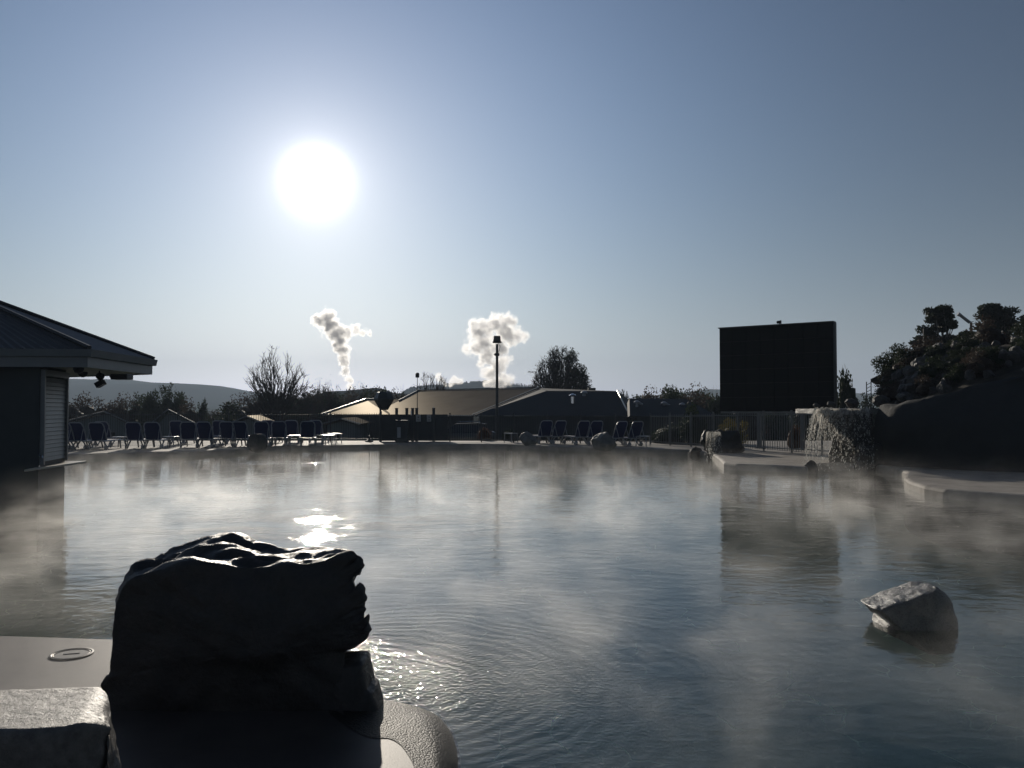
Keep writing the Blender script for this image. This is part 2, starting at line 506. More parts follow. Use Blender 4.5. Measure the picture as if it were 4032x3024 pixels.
hill('hills', [(1180, 1580), (1290, 1546), (1370, 1542), (1440, 1534), (1480, 1531), (1520, 1538), (1550, 1552), (1600, 1556), (1640, 1548), (1720, 1580)], 420, 130, M_WOODHILL,
     'dark wooded hill behind the low roofs', rough=0.7, seed=4, sub=5)
hill('hills', [(1560, 1570), (1620, 1536), (1700, 1528), (1800, 1520), (1880, 1512), (1940, 1509), (2000, 1514), (2060, 1524), (2120, 1545), (2200, 1575)], 1000, 350, M_WOODHILL,
     'bluish forested hill below the larger steam column', rough=5.0, seed=7, sub=8)
hill('hills', [(2550, 1560), (2700, 1545), (2790, 1532), (2900, 1536), (3100, 1540), (3400, 1550), (3700, 1570)], 1400, 500, M_HILL, 'faint far hill behind the big screen')
# ------------------------------------------------------------------ rocks
def rock_mesh(name, dims, seed, m, sub=4, cuts=9, rough=0.06, nscale=3.0, sharp=0.0, flat_facets=False):
    rnd = random.Random(seed)
    bm = bmesh.new()
    bmesh.ops.create_icosphere(bm, subdivisions=sub, radius=1.0)
    planes = []
    for _ in range(cuts):
        n = Vector((rnd.uniform(-1, 1), rnd.uniform(-1, 1), rnd.uniform(-0.7, 1))).normalized()
        planes.append((n, rnd.uniform(0.55, 0.85)))
    for v in bm.verts:
        p = v.co.copy()
        for n, d in planes:
            k = p.dot(n) - d
            if k > 0: p -= n * k * 0.93
        q = p * nscale + Vector((seed * 3.1, seed, 0))
        r = mnoise.fractal(q, 0.9, 2.1, 5) * rough
        r += abs(mnoise.noise(q * 2.3)) * sharp
        p += p.normalized() * r
        v.co = p
    zmin = min(v.co.z for v in bm.verts); zmax = max(v.co.z for v in bm.verts)
    xm = max(abs(v.co.x) for v in bm.verts); ym = max(abs(v.co.y) for v in bm.verts)
    for v in bm.verts:
        v.co.x *= dims[0] / 2 / xm; v.co.y *= dims[1] / 2 / ym
        v.co.z = (v.co.z - zmin) / (zmax - zmin) * dims[2]
    me = bpy.data.meshes.new(name)
    bm.to_mesh(me); bm.free()
    me.materials.append(m)
    for p in me.polygons: p.use_smooth = not flat_facets
    return me

def rock_mat(name, c1, c2, rough=0.55, bump=0.02, s=7.0, lichen=None):
    t = NT(name)
    tcn = t.n('ShaderNodeTexCoord')
    O = tcn.outputs['Object']
    n1 = t.n('ShaderNodeTexNoise', ins={'Vector': O, 'Scale': s, 'Detail': 9, 'Roughness': 0.7})
    n2 = t.n('ShaderNodeTexNoise', ins={'Vector': O, 'Scale': s * 6, 'Detail': 6, 'Roughness': 0.7})
    c = t.ramp(n1.outputs['Fac'], [(0.30, rgba(c1)), (0.68, rgba(c2))])
    h = t.math('ADD', n1.outputs['Fac'], t.math('MULTIPLY', n2.outputs['Fac'], 0.35))
    bp = t.n('ShaderNodeBump', ins={'Height': h, 'Strength': 1.0, 'Distance': bump})
    rr = t.ramp(n2.outputs['Fac'], [(0.3, max(0.05, rough - 0.12)), (0.7, rough + 0.15)])
    p = t.n('ShaderNodeBsdfPrincipled', ins={'Base Color': c, 'Roughness': rr, 'Normal': bp.outputs[0]})
    t.link(p.outputs[0], t.out.inputs['Surface'])
    return t.m
M_BOULDER = rock_mat('dark_wet_boulder', (0.020, 0.020, 0.021), (0.045, 0.041, 0.037), 0.45, 0.018, 8.0)
M_ROCK = rock_mat('grey_rock', (0.09, 0.085, 0.08), (0.22, 0.21, 0.19), 0.6, 0.03, 5.0)
M_PALE = rock_mat('pale_rock', (0.06, 0.055, 0.047), (0.18, 0.165, 0.14), 0.28, 0.015, 12.0)
M_SLAB = rock_mat('slab_rock', (0.085, 0.076, 0.066), (0.20, 0.18, 0.158), 0.42, 0.009, 26.0)
M_DARKROCK = rock_mat('dark_rock', (0.025, 0.025, 0.024), (0.075, 0.07, 0.065), 0.6, 0.03, 4.0)

def traced_solid(outline, Y, half, rings=44, power=2.6, seed=1, rough=0.012, flat=0.0, npts=340, shear=0.0, strata=0.0, zmin=None):
    """a solid whose broadest slice has the traced outline; the slices in front of and behind it shrink like those of a real boulder"""
    P = [at_y(x, y, Y) for x, y in outline]
    P = resample(P + [P[0]], npts + 1)[:-1]
    cx = sum(p.x for p in P) / len(P); cz = sum(p.z for p in P) / len(P)
    if zmin is None: zmin = min(p.z for p in P)
    vs, fs = [], []
    n = len(P)
    for r in range(rings + 1):
        t = -1 + 2 * r / rings
        t = math.copysign(abs(t) ** 0.8, t)
        tt = t + 0.0
        s = (1 - abs(tt) ** power) ** (1 / power)
        s = max(s, 0.02)
        for p in P:
            x = cx + (p.x - cx) * s
            z = zmin + (p.z - zmin) * (s ** (0.55 if t < 0 else 0.8))
            y = Y + t * half + shear * (p.z - zmin) * 0.4
            vs.append(Vector((x, y, z)))
    for r in range(rings):
        for k in range(n):
            a = r * n + k; b = r * n + (k + 1) % n
            fs.append((a, b, b + n, a + n))
    fs.append(tuple(range(n))[::-1]); fs.append(tuple(range(rings * n, (rings + 1) * n)))
    me = bpy.data.meshes.new('boulder')
    me.from_pydata([tuple(v) for v in vs], [], fs)
    bm = bmesh.new(); bm.from_mesh(me)
    bmesh.ops.recalc_face_normals(bm, faces=bm.faces)
    bm.normal_update()
    newco = []
    for v in bm.verts:
        p = v.co
        q = p * 2.2 + Vector((seed, 0, 0))
        d = mnoise.fractal(q, 0.8, 2.0, 6) * rough
        if strata:
            # slanting ledges: long ripples running obliquely over the top
            upw = max(0.0, v.normal.z)
            w1 = p.x * 3.0 - p.y * 7.5 + mnoise.noise(Vector((p.x * 2.1, p.y * 2.1, p.z * 2))) * 2.4
            sf = w1 - math.floor(w1)
            saw = sf if sf < 0.75 else (1 - sf) * 3
            d += (saw - 0.5) * strata * (0.04 + upw)
            w2 = p.x * 7.0 - p.y * 17.0 + mnoise.noise(Vector((p.x * 5, p.y * 5, p.z * 3 + 4))) * 2.0
            sf = w2 - math.floor(w2)
            d += (sf - 0.5) * strata * 0.4 * (0.04 + upw)
        newco.append(p + v.normal * d)
    for v, c in zip(bm.verts, newco): v.co = c
    bm.to_mesh(me); bm.free()
    for p in me.polygons: p.use_smooth = True
    return me

OUT_BIG = [(398, 2830), (400, 2701), (430, 2657), (437, 2572), (442, 2497), (450, 2438), (460, 2373), (475, 2318), (499, 2269), (534, 2236), (589, 2214), (654, 2194),
 (678, 2174), (738, 2149), (798, 2130), (848, 2112), (877, 2104), (917, 2102), (937, 2112), (962, 2122), (982, 2130), (994, 2142), (1046, 2157), (1096, 2167),
 (1146, 2167), (1206, 2161), (1245, 2165), (1295, 2172), (1330, 2178), (1337, 2187), (1375, 2193), (1392, 2199), (1394, 2217), (1414, 2224), (1424, 2239), (1419, 2259),
 (1397, 2263), (1396, 2279), (1391, 2289), (1393, 2323), (1419, 2336), (1433, 2368), (1432, 2383), (1420, 2391), (1427, 2408), (1427, 2438), (1438, 2448), (1448, 2478),
 (1439, 2487), (1448, 2489), (1444, 2505), (1424, 2527), (1399, 2543), (1367, 2555), (1357, 2570), (1354, 2600), (1352, 2700), (1350, 2830)]
def drop(o, z): pass
# the front face is lower along its upper lip, so the grooved top slopes down towards the viewer
LIP = {(475, 2318): 2330, (499, 2269): 2290, (534, 2236): 2266, (589, 2214): 2252, (654, 2194): 2246, (678, 2174): 2244, (738, 2149): 2240, (798, 2130): 2240, (848, 2112): 2240, (877, 2104): 2238,
       (917, 2102): 2236, (937, 2112): 2236, (962, 2122): 2234, (982, 2130): 2234, (994, 2142): 2232, (1046, 2157): 2232, (1096, 2167): 2228, (1146, 2167): 2226, (1206, 2161): 2222, (1245, 2165): 2218,
       (1295, 2172): 2212, (1330, 2178): 2209, (1337, 2187): 2207, (1375, 2193): 2205, (1392, 2199): 2207}
def big_boulder():
    SUBD = 5
    def dens(pts):
        out_ = []
        for k in range(len(pts)):
            a, b = pts[k], pts[(k + 1) % len(pts)]
            m_ = SUBD if k < len(pts) - 1 else 60
            for q in range(m_): out_.append(a.lerp(b, q / m_))
        return out_
    YF, YR, YB = 4.62, 5.20, 5.62
    front = dens([at_y(x, LIP.get((x, y), y), YF) for x, y in OUT_BIG])
    # the ridge slice: same outline further back, its sides kept a little inside the front ones
    ridge = []
    for x, y in OUT_BIG:
        xx = x + (26 if x < 520 else 0) - (14 if (x > 1385 or y > 2500) and x > 900 else 0)
        ridge.append(at_y(xx, y, YR))
    ridge = dens(ridge)
    n = len(front)
    cz = 0.5; cx = sum(p.x for p in front) / n
    fsm = list(front)
    for _ in range(900): fsm = [(fsm[k - 2] + fsm[k] + fsm[(k + 2) % n]) / 3 for k in range(n)]
    rows = []
    for k in range(25):                                   # front face, slightly bulging
        f = k / 24
        s = 0.02 + 0.98 * math.sin(f * PI / 2) ** 0.95
        def mixp(p, q): return q.lerp(p, s ** 9)
        rows.append([Vector((cx + (p.x - cx) * s, YF - 0.07 * (1 - f) - 0.05 * math.cos(f * PI / 2), cz + (p.z - cz) * s)) for p in [mixp(a, b) for a, b in zip(front, fsm)]])
    # extra rings so that the front face carries relief
    K = 26
    for k in range(1, K + 1):
        f = k / K
        rows.append([a.lerp(b, f) for a, b in zip(front, ridge)])
    for k in range(1, 13):
        f = k / 12
        s = math.cos(f * PI / 2 * 0.98)
        rows.append([Vector((cx + (p.x - cx) * (0.15 + 0.85 * s), YR + (YB - YR) * f, 0.1 + (p.z - 0.1) * (0.1 + 0.9 * s))) for p in ridge])
    vs = [p for r in rows for p in r]; fs = []
    for r in range(len(rows) - 1):
        for k in range(n):
            a = r * n + k; b = r * n + (k + 1) % n
            fs.append((a, b, b + n, a + n))
    fs.append(tuple(range(n))[::-1]); fs.append(tuple(range((len(rows) - 1) * n, len(rows) * n)))
    me = bpy.data.meshes.new('boulder'); me.from_pydata([tuple(v) for v in vs], [], fs)
    bm = bmesh.new(); bm.from_mesh(me)
    bmesh.ops.recalc_face_normals(bm, faces=bm.faces); bm.normal_update()
    nc = []
    for v in bm.verts:
        p = v.co
        up = max(0.0, v.normal.z)
        d = mnoise.fractal(p * 3.0, 0.75, 2.1, 7) * 0.014
        if v.normal.y < -0.6: d += (abs(mnoise.noise(Vector((p.x * 3.1 + p.z * 1.3, 2, p.z * 5.0)))) - 0.3) * 0.03
        # slanting ledges on the top: broad plates stepping down to the lip, each with a thin lit rim
        # (long, soft, overlapping swells)
        a1 = mnoise.noise(Vector((p.x * 2.6 + p.y * 3.0, p.y * 9.0 - p.x * 2.0, 3.3)))
        a2 = mnoise.noise(Vector((p.x * 5.5 + p.y * 5.0, p.y * 19.0 - p.x * 4.0, 9.1)))
        d += (a1 * 0.055 + max(-0.25, a2) * 0.032 + 0.012) * up
        d += mnoise.fractal(p * 16.0, 0.7, 2.1, 4) * 0.006 * (1 - 0.6 * up)
        nc.append(p + v.normal * d)
    for v, c in zip(bm.verts, nc): v.co = c
    bm.to_mesh(me); bm.free()
    for p in me.polygons: p.use_smooth = True
    return me
me = big_boulder()
o = new_obj('boulder', me, None, M_BOULDER)
tag(o, 'huge dark flat-faced boulder with grooved top standing at the pool edge', 'boulder')
OUT_LOW = [(1290, 2850), (1300, 2640), (1330, 2600), (1356, 2592), (1400, 2590), (1435, 2592), (1437, 2615), (1447, 2655), (1455, 2690), (1478, 2705), (1490, 2738), (1499, 2775), (1503, 2850)]
me = traced_solid(OUT_LOW, 4.75, 0.14, rings=24, seed=9, rough=0.02, zmin=0.08, power=7.0, npts=160)
o = new_obj('boulder', me, None, M_BOULDER)
tag(o, 'small blocky dark rock against the right foot of the huge boulder', 'boulder')

# the flat-topped slab rock in the lower left corner
def slab_rock():
    top = 0.8
    bk = [at_z(x, y, top) for x, y in ((-900, 2716), (0, 2712), (200, 2703), (395, 2698), (425, 2712), (448, 2745))]
    ft = [at_z(x, y, top) for x, y in ((-900, 2890), (0, 2876), (110, 2880), (235, 2868), (330, 2852), (400, 2824), (432, 2800))]
    NX = 170
    bk = smooth_pts(resample(bk, NX), 2); ft = smooth_pts(resample(ft, NX), 2)
    cols = []
    for i in range(NX):
        b, f = bk[i], ft[i]
        u = i / (NX - 1)
        dz = 0.0 if u < 0.86 else 0.06 * ((u - 0.86) / 0.14) ** 1.5
        cols.append((b, f, top - dz))
    for k in range(1, 40):                      # the broken right end drops away
        f_ = k / 39
        b, f, z = cols[NX - 1]
        b2 = b + Vector((0.06 * f_, 0.10 * f_, 0)); f2 = f + Vector((0.10 * f_ ** 0.7, -0.22 * f_ ** 0.6, 0))
        cols.append((b2, f2, z - 0.78 * f_))
    vs, n = [], 0
    for b, f, z in cols:
        prof = []
        for q in range(12): prof.append((b.x, b.y + 0.03 * (1 - q / 12), 0.0 + (z - 0.02) * q / 12))
        for q in range(46):
            t = q / 45; p = b.lerp(f, t)
            e = min(t, 1 - t) * 2
            prof.append((p.x, p.y, z - 0.02 * max(0, 1 - e * 9) ** 2))
        for q in range(1, 26): prof.append((f.x, f.y - 0.03 * q / 25, (z - 0.02) * (1 - q / 25)))
        n = len(prof); vs += prof
    fs = [(i * n + k, i * n + k + 1, (i + 1) * n + k + 1, (i + 1) * n + k) for i in range(len(cols) - 1) for k in range(n - 1)]
    me = bpy.data.meshes.new('slab'); me.from_pydata(vs, [], fs)
    bm = bmesh.new(); bm.from_mesh(me)
    bmesh.ops.recalc_face_normals(bm, faces=bm.faces); bm.normal_update()
    if sum(f.normal.z for f in bm.faces if f.calc_center_median().z > 0.78) < 0:
        bmesh.ops.reverse_faces(bm, faces=bm.faces); bm.normal_update()
    x0 = at_z(330, 2800, top).x
    nc = []
    for v in bm.verts:
        p = v.co
        right = max(0.0, min(1.0, (p.x - x0) * 7.0))
        d = mnoise.fractal(p * 9.0, 0.8, 2.1, 6) * (0.003 + 0.016 * right)
        d += (abs(mnoise.noise(Vector((p.x * 22 + p.z * 9, p.y * 14, p.z * 7)))) - 0.25) * 0.045 * right
        nc.append(p + v.normal * d)
    for v, q in zip(bm.verts, nc): v.co = q
    bm.to_mesh(me); bm.free()
    for p in me.polygons: p.use_smooth = True
    return me
o = new_obj('slab_rock', slab_rock(), None, M_SLAB)
tag(o, 'low flat-topped rock slab with a broken right end in the bottom left corner', 'rock')

# pale pointed rock in the water
OUT_PALE = [(3452, 2470), (3470, 2420), (3440, 2405), (3410, 2370), (3408, 2358), (3425, 2352), (3450, 2340), (3475, 2322), (3520, 2307), (3570, 2296), (3600, 2291), (3636, 2292),
            (3660, 2300), (3700, 2325), (3716, 2350), (3728, 2400), (3736, 2450), (3738, 2500), (3720, 2540)]
pc = at_z(3590, 2455, 0)
def pale_rock():
    rnd = random.Random(5)
    P = [at_y(x, y, pc.y) for x, y in OUT_PALE]
    P = resample(P + [P[0]], 161)[:-1]
    apex = at_y(3640, 2291, pc.y)
    cx = pc.x + 0.05; zm = -0.2
    vs, fs = [], []; n = len(P); rings = 30
    for r in range(rings + 1):
        t = -1 + 2 * r / rings
        s = (1 - abs(t) ** 4.5) ** (1 / 4.5); s = max(s, 0.03)
        for p in P:
            q = Vector((cx + (p.x - cx) * s, pc.y + t * 0.24, zm + (p.z - zm) * s))
            # the upper left side is one sloping face that tips towards the sun
            vs.append(q)
    for r in range(rings):
        for k in range(n):
            a = r * n + k; b = r * n + (k + 1) % n
            fs.append((a, b, b + n, a + n))
    fs.append(tuple(range(n))[::-1]); fs.append(tuple(range(rings * n, (rings + 1) * n)))
    me = bpy.data.meshes.new('pale_rock'); me.from_pydata([tuple(v) for v in vs], [], fs)
    bm = bmesh.new(); bm.from_mesh(me)
    # cut: plane through the ridge; front below the ridge falls steeply
    n1 = Vector((-0.32, -0.02, 0.93)).normalized(); a1 = at_y(3560, 2335, pc.y)
    for v in bm.verts:
        k = (v.co - a1).dot(n1)
        if k > 0: v.co -= n1 * k * 0.85
    bmesh.ops.recalc_face_normals(bm, faces=bm.faces); bm.normal_update()
    nc = []
    for v in bm.verts:
        p = v.co
        nc.append(p + v.normal * (mnoise.fractal(p * 8.0, 0.8, 2.1, 6) * 0.010 + abs(mnoise.noise(p * 30)) * 0.004))
    for v, q in zip(bm.verts, nc): v.co = q
    bm.to_mesh(me); bm.free()
    for p in me.polygons: p.use_smooth = True
    return me
o = new_obj('pool_rock', pale_rock(), None, M_PALE)
tag(o, 'pale pointed rock standing alone in the shallow water', 'rock')

# boulders along the far edge of the pool
def put_rock(name, px0, px1, ytop, ybase, seed, m, label, depth=0.8, z=0.2, cuts=9, group=None, sink=0.08, rough=0.08):
    b = at_z((px0 + px1) / 2, ybase, z)
    a = at_y(px0, ybase, b.y); c = at_y(px1, ybase, b.y); tp = at_y((px0 + px1) / 2, ytop, b.y)
    wdt = c.x - a.x; h = tp.z - z + sink
    me = rock_mesh('rock', (wdt, wdt * depth, h), seed, m, cuts=cuts, rough=rough)
    o = new_obj(name, me)
    o.location = (b.x, b.y + wdt * depth * 0.35, z - sink)
    tag(o, label, 'boulder' if 'boulder' in name else 'rock', group)
    return o
put_rock('boulder', 957, 1047, 1708, 1776, 11, M_DARKROCK, 'round dark boulder in front of the left row of loungers', z=0.12)
put_rock('boulder', 2042, 2120, 1699, 1757, 23, M_ROCK, 'low rounded boulder beside the lamp post side of the far pool edge', z=0.14)
put_rock('boulder', 2330, 2435, 1701, 1772, 37, M_ROCK, 'pointed boulder in front of the right group of loungers', z=0.12, cuts=7)
# ------------------------------------------------------------------ materials of built things
M_ROOFM = mat('corrugated_roof', (0.045, 0.047, 0.05), 0.5, 0.1, 3.0)
M_FASCIA = mat('grey_fascia', (0.16, 0.165, 0.17), 0.4, 0.08, 3.0)
M_SOFFIT = mat('soffit_board', (0.55, 0.50, 0.44), 0.7, 0.08, 2.0)
M_WALLD = mat('dark_painted_wall', (0.045, 0.05, 0.052), 0.7, 0.12, 2.0)
M_SHUT = mat('shutter', (0.13, 0.14, 0.145), 0.45, 0.1, 4.0)
M_LEDGE = mat('counter', (0.42, 0.38, 0.32), 0.45, 0.1, 6.0)
M_CHROME = mat('chrome', (0.75, 0.75, 0.74), 0.15, 0.03, 5.0, metal=1.0)
M_BLACK = mat('black_plastic', (0.018, 0.018, 0.02), 0.45, 0.1, 5.0)
M_FENCE = mat('fence_paint', (0.035, 0.04, 0.042), 0.45, 0.1, 5.0)
M_FENCEG = mat('fence_grey', (0.16, 0.165, 0.16), 0.4, 0.1, 5.0)
M_WHITE = mat('white_plastic', (0.32, 0.33, 0.35), 0.35, 0.05, 5.0)
M_SLING = mat('navy_sling', (0.016, 0.026, 0.085), 0.7, 0.15, 30.0)
M_SCREEN = mat('screen_panel', (0.006, 0.007, 0.007), 0.7, 0.1, 2.0, spec=0.2)
M_SCREENS = mat('screen_casing', (0.05, 0.055, 0.055), 0.5, 0.1, 3.0)
M_POSTL = mat('pale_post', (0.20, 0.21, 0.21), 0.5, 0.1, 3.0)
def sheen_roof():
    t = NT('brown_roof')
    tcn = t.n('ShaderNodeTexCoord')
    nz = t.n('ShaderNodeTexNoise', ins={'Vector': tcn.outputs['Object'], 'Scale': 0.5, 'Detail': 5})
    c = t.ramp(nz.outputs['Fac'], [(0.3, (0.09, 0.078, 0.065, 1)), (0.7, (0.14, 0.12, 0.10, 1))])
    d = t.n('ShaderNodeBsdfDiffuse', ins={'Color': c})
    g = t.n('ShaderNodeBsdfGlossy', ins={'Color': (0.9, 0.82, 0.7, 1), 'Roughness': 0.42})
    m = t.n('ShaderNodeMixShader', ins={0: 0.035, 1: d.outputs[0], 2: g.outputs[0]})
    t.link(m.outputs[0], t.out.inputs['Surface'])
    return t.m
M_ROOFB = sheen_roof()
M_ROOFD = mat('dark_roof', (0.025, 0.028, 0.032), 0.75, 0.15, 0.5, spec=0.2)
M_CAP = mat('ridge_metal', (0.55, 0.50, 0.42), 0.35, 0.05, 3.0, metal=0.6)
M_CABIN = mat('cabin_wall', (0.16, 0.18, 0.185), 0.8, 0.1, 1.0)
M_GLASS = mat('dark_glass', (0.02, 0.024, 0.028), 0.1, 0.1, 1.0)
M_CARP = mat('car_paint', (0.02, 0.024, 0.026), 0.25, 0.05, 2.0, coat=0.5)
M_SIGN = mat('notice_board', (0.62, 0.60, 0.57), 0.6, 0.05, 9.0, trans=(0.6, 0.58, 0.55))
M_RUBBER = mat('rubber', (0.02, 0.02, 0.02), 0.8, 0.1, 4.0)

# ------------------------------------------------------------------ pool bar hut (left)
EZ = 2.62
A_ = at_z(345, 1440, EZ); B_ = at_z(600, 1470, EZ); C_ = at_z(258, 1482, EZ)
hut = empty('pool_bar', (-10.2, 17.2, 0), 0, 'dark swim-up bar hut with a wide hipped roof and closed shutter at the left edge', 'building')
def hb(mb, name, m, parent=None, **k):
    o = mb.build(name, m, parent or hut, **k)
    return o
inv = Matrix.Translation((10.2, -17.2, 0))
def L(v):
    if isinstance(v, Vector): return Vector((v.x + 10.2, v.y - 17.2, v.z))
    return Vector((v[0] + 10.2, v[1] - 17.2, v[2]))
W1 = Vector((-9.05, 16.05, 0)); W2 = Vector((-9.45, 17.75, 0)); W3 = Vector((-11.6, 19.6, 0)); W4 = Vector((-15.0, 19.0, 0)); W5 = Vector((-15.0, 15.6, 0))
wall_poly = [W5, W1, W2, W3, W4]
hb(MB().prism([L(p)[:2] for p in wall_poly], -0.95, 2.75), 'wall', M_WALLD)
# roof: eave ring, fascia, apex
D_ = Vector((-15.8, 20.6, EZ)); E_ = Vector((-16.2, 14.9, EZ))
eave = [E_, A_, B_, C_, D_]
FH = 0.34
ctr = sum(eave, Vector()) / 5
apex = at_y(-267, 1100, 18.4)
def ringpts(z, s):
    return [L(Vector((ctr.x + (p.x - ctr.x) * s, ctr.y + (p.y - ctr.y) * s, z))) for p in eave]
def ringmesh(r0, r1):
    n = len(r0)
    return MB().add(r0 + r1, [(i, (i + 1) % n, n + (i + 1) % n, n + i) for i in range(n)])
# soffit sheet, fascia in two steps, gutter
sof = MB().add(ringpts(EZ, 0.995), [tuple(range(5))])
sof.add(ringpts(EZ + 0.02, 0.995), [tuple(range(5))])
hb(sof, 'soffit', M_SOFFIT, fix=False)
hb(ringmesh(ringpts(EZ - 0.03, 1.0), ringpts(EZ + 0.17, 1.0)).add(ringpts(EZ + 0.17, 1.0) + ringpts(EZ + 0.171, 0.97), [(i, (i + 1) % 5, 5 + (i + 1) % 5, 5 + i) for i in range(5)]), 'fascia', M_FASCIA, fix=False)
g0, g1, g2, g3 = ringpts(EZ + 0.172, 1.022), ringpts(EZ + 0.31, 1.03), ringpts(EZ + 0.31, 1.012), ringpts(EZ + 0.172, 0.98)
gm = ringmesh(g0, g1); gm.add(g1 + g2, [(i, (i + 1) % 5, 5 + (i + 1) % 5, 5 + i) for i in range(5)]); gm.add(g3 + g0, [(i, (i + 1) % 5, 5 + (i + 1) % 5, 5 + i) for i in range(5)])
hb(gm, 'gutter', M_FASCIA, fix=False)
r0 = ringpts(EZ + 0.30, 1.01)
rm = MB()
ap = L(apex)
for i in range(5):
    a, b = r0[i], r0[(i + 1) % 5]
    # corrugated roof face, ribs running up the slope
    nrib = int((b - a).length / 0.18)
    row = []
    for k in range(nrib * 2 + 1):
        p = a.lerp(b, k / (nrib * 2))
        row.append(p + Vector((0, 0, 0.025 if k % 2 else 0.0)))
    vs = row + [ap]
    rm.add(vs, [(k, k + 1, len(row)) for k in range(len(row) - 1)])
roof = hb(rm, 'roof', M_ROOFM, fix=False)
for i in (1, 2):
    hb(MB().tube([r0[i] + Vector((0, 0, 0.04)), ap + Vector((0, 0, 0.04))], 0.05, 6), 'hip_capping', M_ROOFM, roof)
# roller shutter on the pool side
du = (W2 - W1).normalized(); nn = Vector((du.y, -du.x, 0))
if nn.x < 0: nn = -nn
wl_ = (W2 - W1).length
sh = MB()
x0, x1, z0, z1 = 0.12, wl_ - 0.16, 0.78, 2.42
k = 0; z = z0
while z < z1:
    c = W1 + du * ((x0 + x1) / 2) + nn * 0.03 + Vector((0, 0, z + 0.035))
    Mx = Matrix((( du.x, nn.x, 0), (du.y, nn.y, 0), (0, 0, 1))) @ Matrix.Rotation(R(14), 3, 'X')
    sh.box(L(c), (x1 - x0, 0.02, 0.075), Mx)
    z += 0.082
shut = hb(sh, 'shutter', M_SHUT)
Mp = Matrix(((du.x, nn.x, 0), (du.y, nn.y, 0), (0, 0, 1)))
fr = MB()
for xx in (x0 - 0.04, x1 + 0.04): fr.box(L(W1 + du * xx + nn * 0.04 + Vector((0, 0, 1.6))), (0.07, 0.08, 1.75), Mp)
fr.box(L(W1 + du * ((x0 + x1) / 2) + nn * 0.04 + Vector((0, 0, 2.5))), (x1 - x0 + 0.15, 0.09, 0.12), Mp)
hb(fr, 'shutter_frame', M_FASCIA, shut)
# counter
q1 = at_z(95, 1852, 0.67); q2 = at_z(340, 1817, 0.67); q3 = at_z(262, 1806, 0.67)
cpoly = [L(q1)[:2], (L(q1).lerp(L(q2), 0.45) + Vector((0.03, -0.04, 0)))[:2], L(q2)[:2], L(W2 + Vector((0.0, 0.25, 0)))[:2], L(W2 - nn * 0.05)[:2], L(W1 - nn * 0.05)[:2]]
hb(MB().prism(cpoly, 0.64, 0.685), 'counter', M_LEDGE, bevel=0.008)
t0 = at_z(150, 1838, 0.69); t0 = L(t0)
hb(MB().lathe([(0.03, 0.685), (0.022, 0.72), (0.014, 0.74), (0.014, 0.86), (0.03, 0.875), (0.05, 0.90), (0.035, 0.93)], (t0.x, t0.y, 0), 12).tube([(t0.x, t0.y, 0.90), (t0.x + 0.1, t0.y - 0.04, 0.90), (t0.x + 0.12, t0.y - 0.05, 0.86)], 0.012, 6), 'drink_tap', M_CHROME)
# things under the eave
def spot(px, py, d, dome=False):
    p = L(at_y(px, py, d))
    if dome:
        hb(MB().lathe([(0.10, EZ), (0.10, EZ - 0.04), (0.07, EZ - 0.1), (0.02, EZ - 0.12)], (p.x, p.y, 0), 14), 'ceiling_lamp', M_BLACK)
    else:
        m = MB().tube([(p.x, p.y, EZ), (p.x, p.y, EZ - 0.22)], 0.015, 6)
        m.tube([(p.x, p.y - 0.06, EZ - 0.10), (p.x + 0.03, p.y + 0.02, EZ - 0.14)], [0.07, 0.09], 10)
        m.box((p.x + 0.02, p.y, EZ - 0.28), (0.17, 0.16, 0.11), Matrix.Rotation(R(-30), 3, 'Y'))
        hb(m, 'spotlight', M_BLACK)
spot(392, 1470, 18.0); spot(310, 1445, 16.6, True); spot(326, 1480, 18.6, True)
p = L(at_y(480, 1484, 17.9))
hb(MB().box((p.x, p.y, p.z), (0.36, 0.3, 0.12)).box((p.x - 0.2, p.y, p.z + 0.01), (0.05, 0.2, 0.06)), 'loudspeaker', M_BLACK, bevel=0.015)

# ------------------------------------------------------------------ flush drain lid in the left deck
dc = at_z(282, 2577, 0.16)
dl = empty('drain_lid', (dc.x, dc.y, 0.16), R(18), 'round metal drain lid set in the pale left deck beside the boulder', 'drain lid')
lr = 0.135
MB().lathe([(lr, 0.0), (lr, 0.008), (lr - 0.012, 0.010), (lr - 0.02, 0.004), (0.001, 0.004)], n=48).build('plate', mat('lid_plate', (0.055, 0.048, 0.044), 0.5, 0.1, 8.0), dl)
def ring(r, th, z, m, name, par):
    pts = [(r * math.cos(2 * PI * k / 48), r * math.sin(2 * PI * k / 48), z) for k in range(49)]
    return MB().tube(pts, th, 6).build(name, m, par, smooth=True)
M_LIDM = mat('lid_steel', (0.32, 0.30, 0.28), 0.4, 0.05, 8.0, metal=1.0)
ring(lr - 0.004, 0.003, 0.005, M_LIDM, 'rim', dl); ring(lr * 0.82, 0.0025, 0.006, M_LIDM, 'rim', dl)
MB().tube([(-0.05, 0, 0.006), (0.05, 0, 0.006)], 0.003, 6).build('handle', M_LIDM, dl)

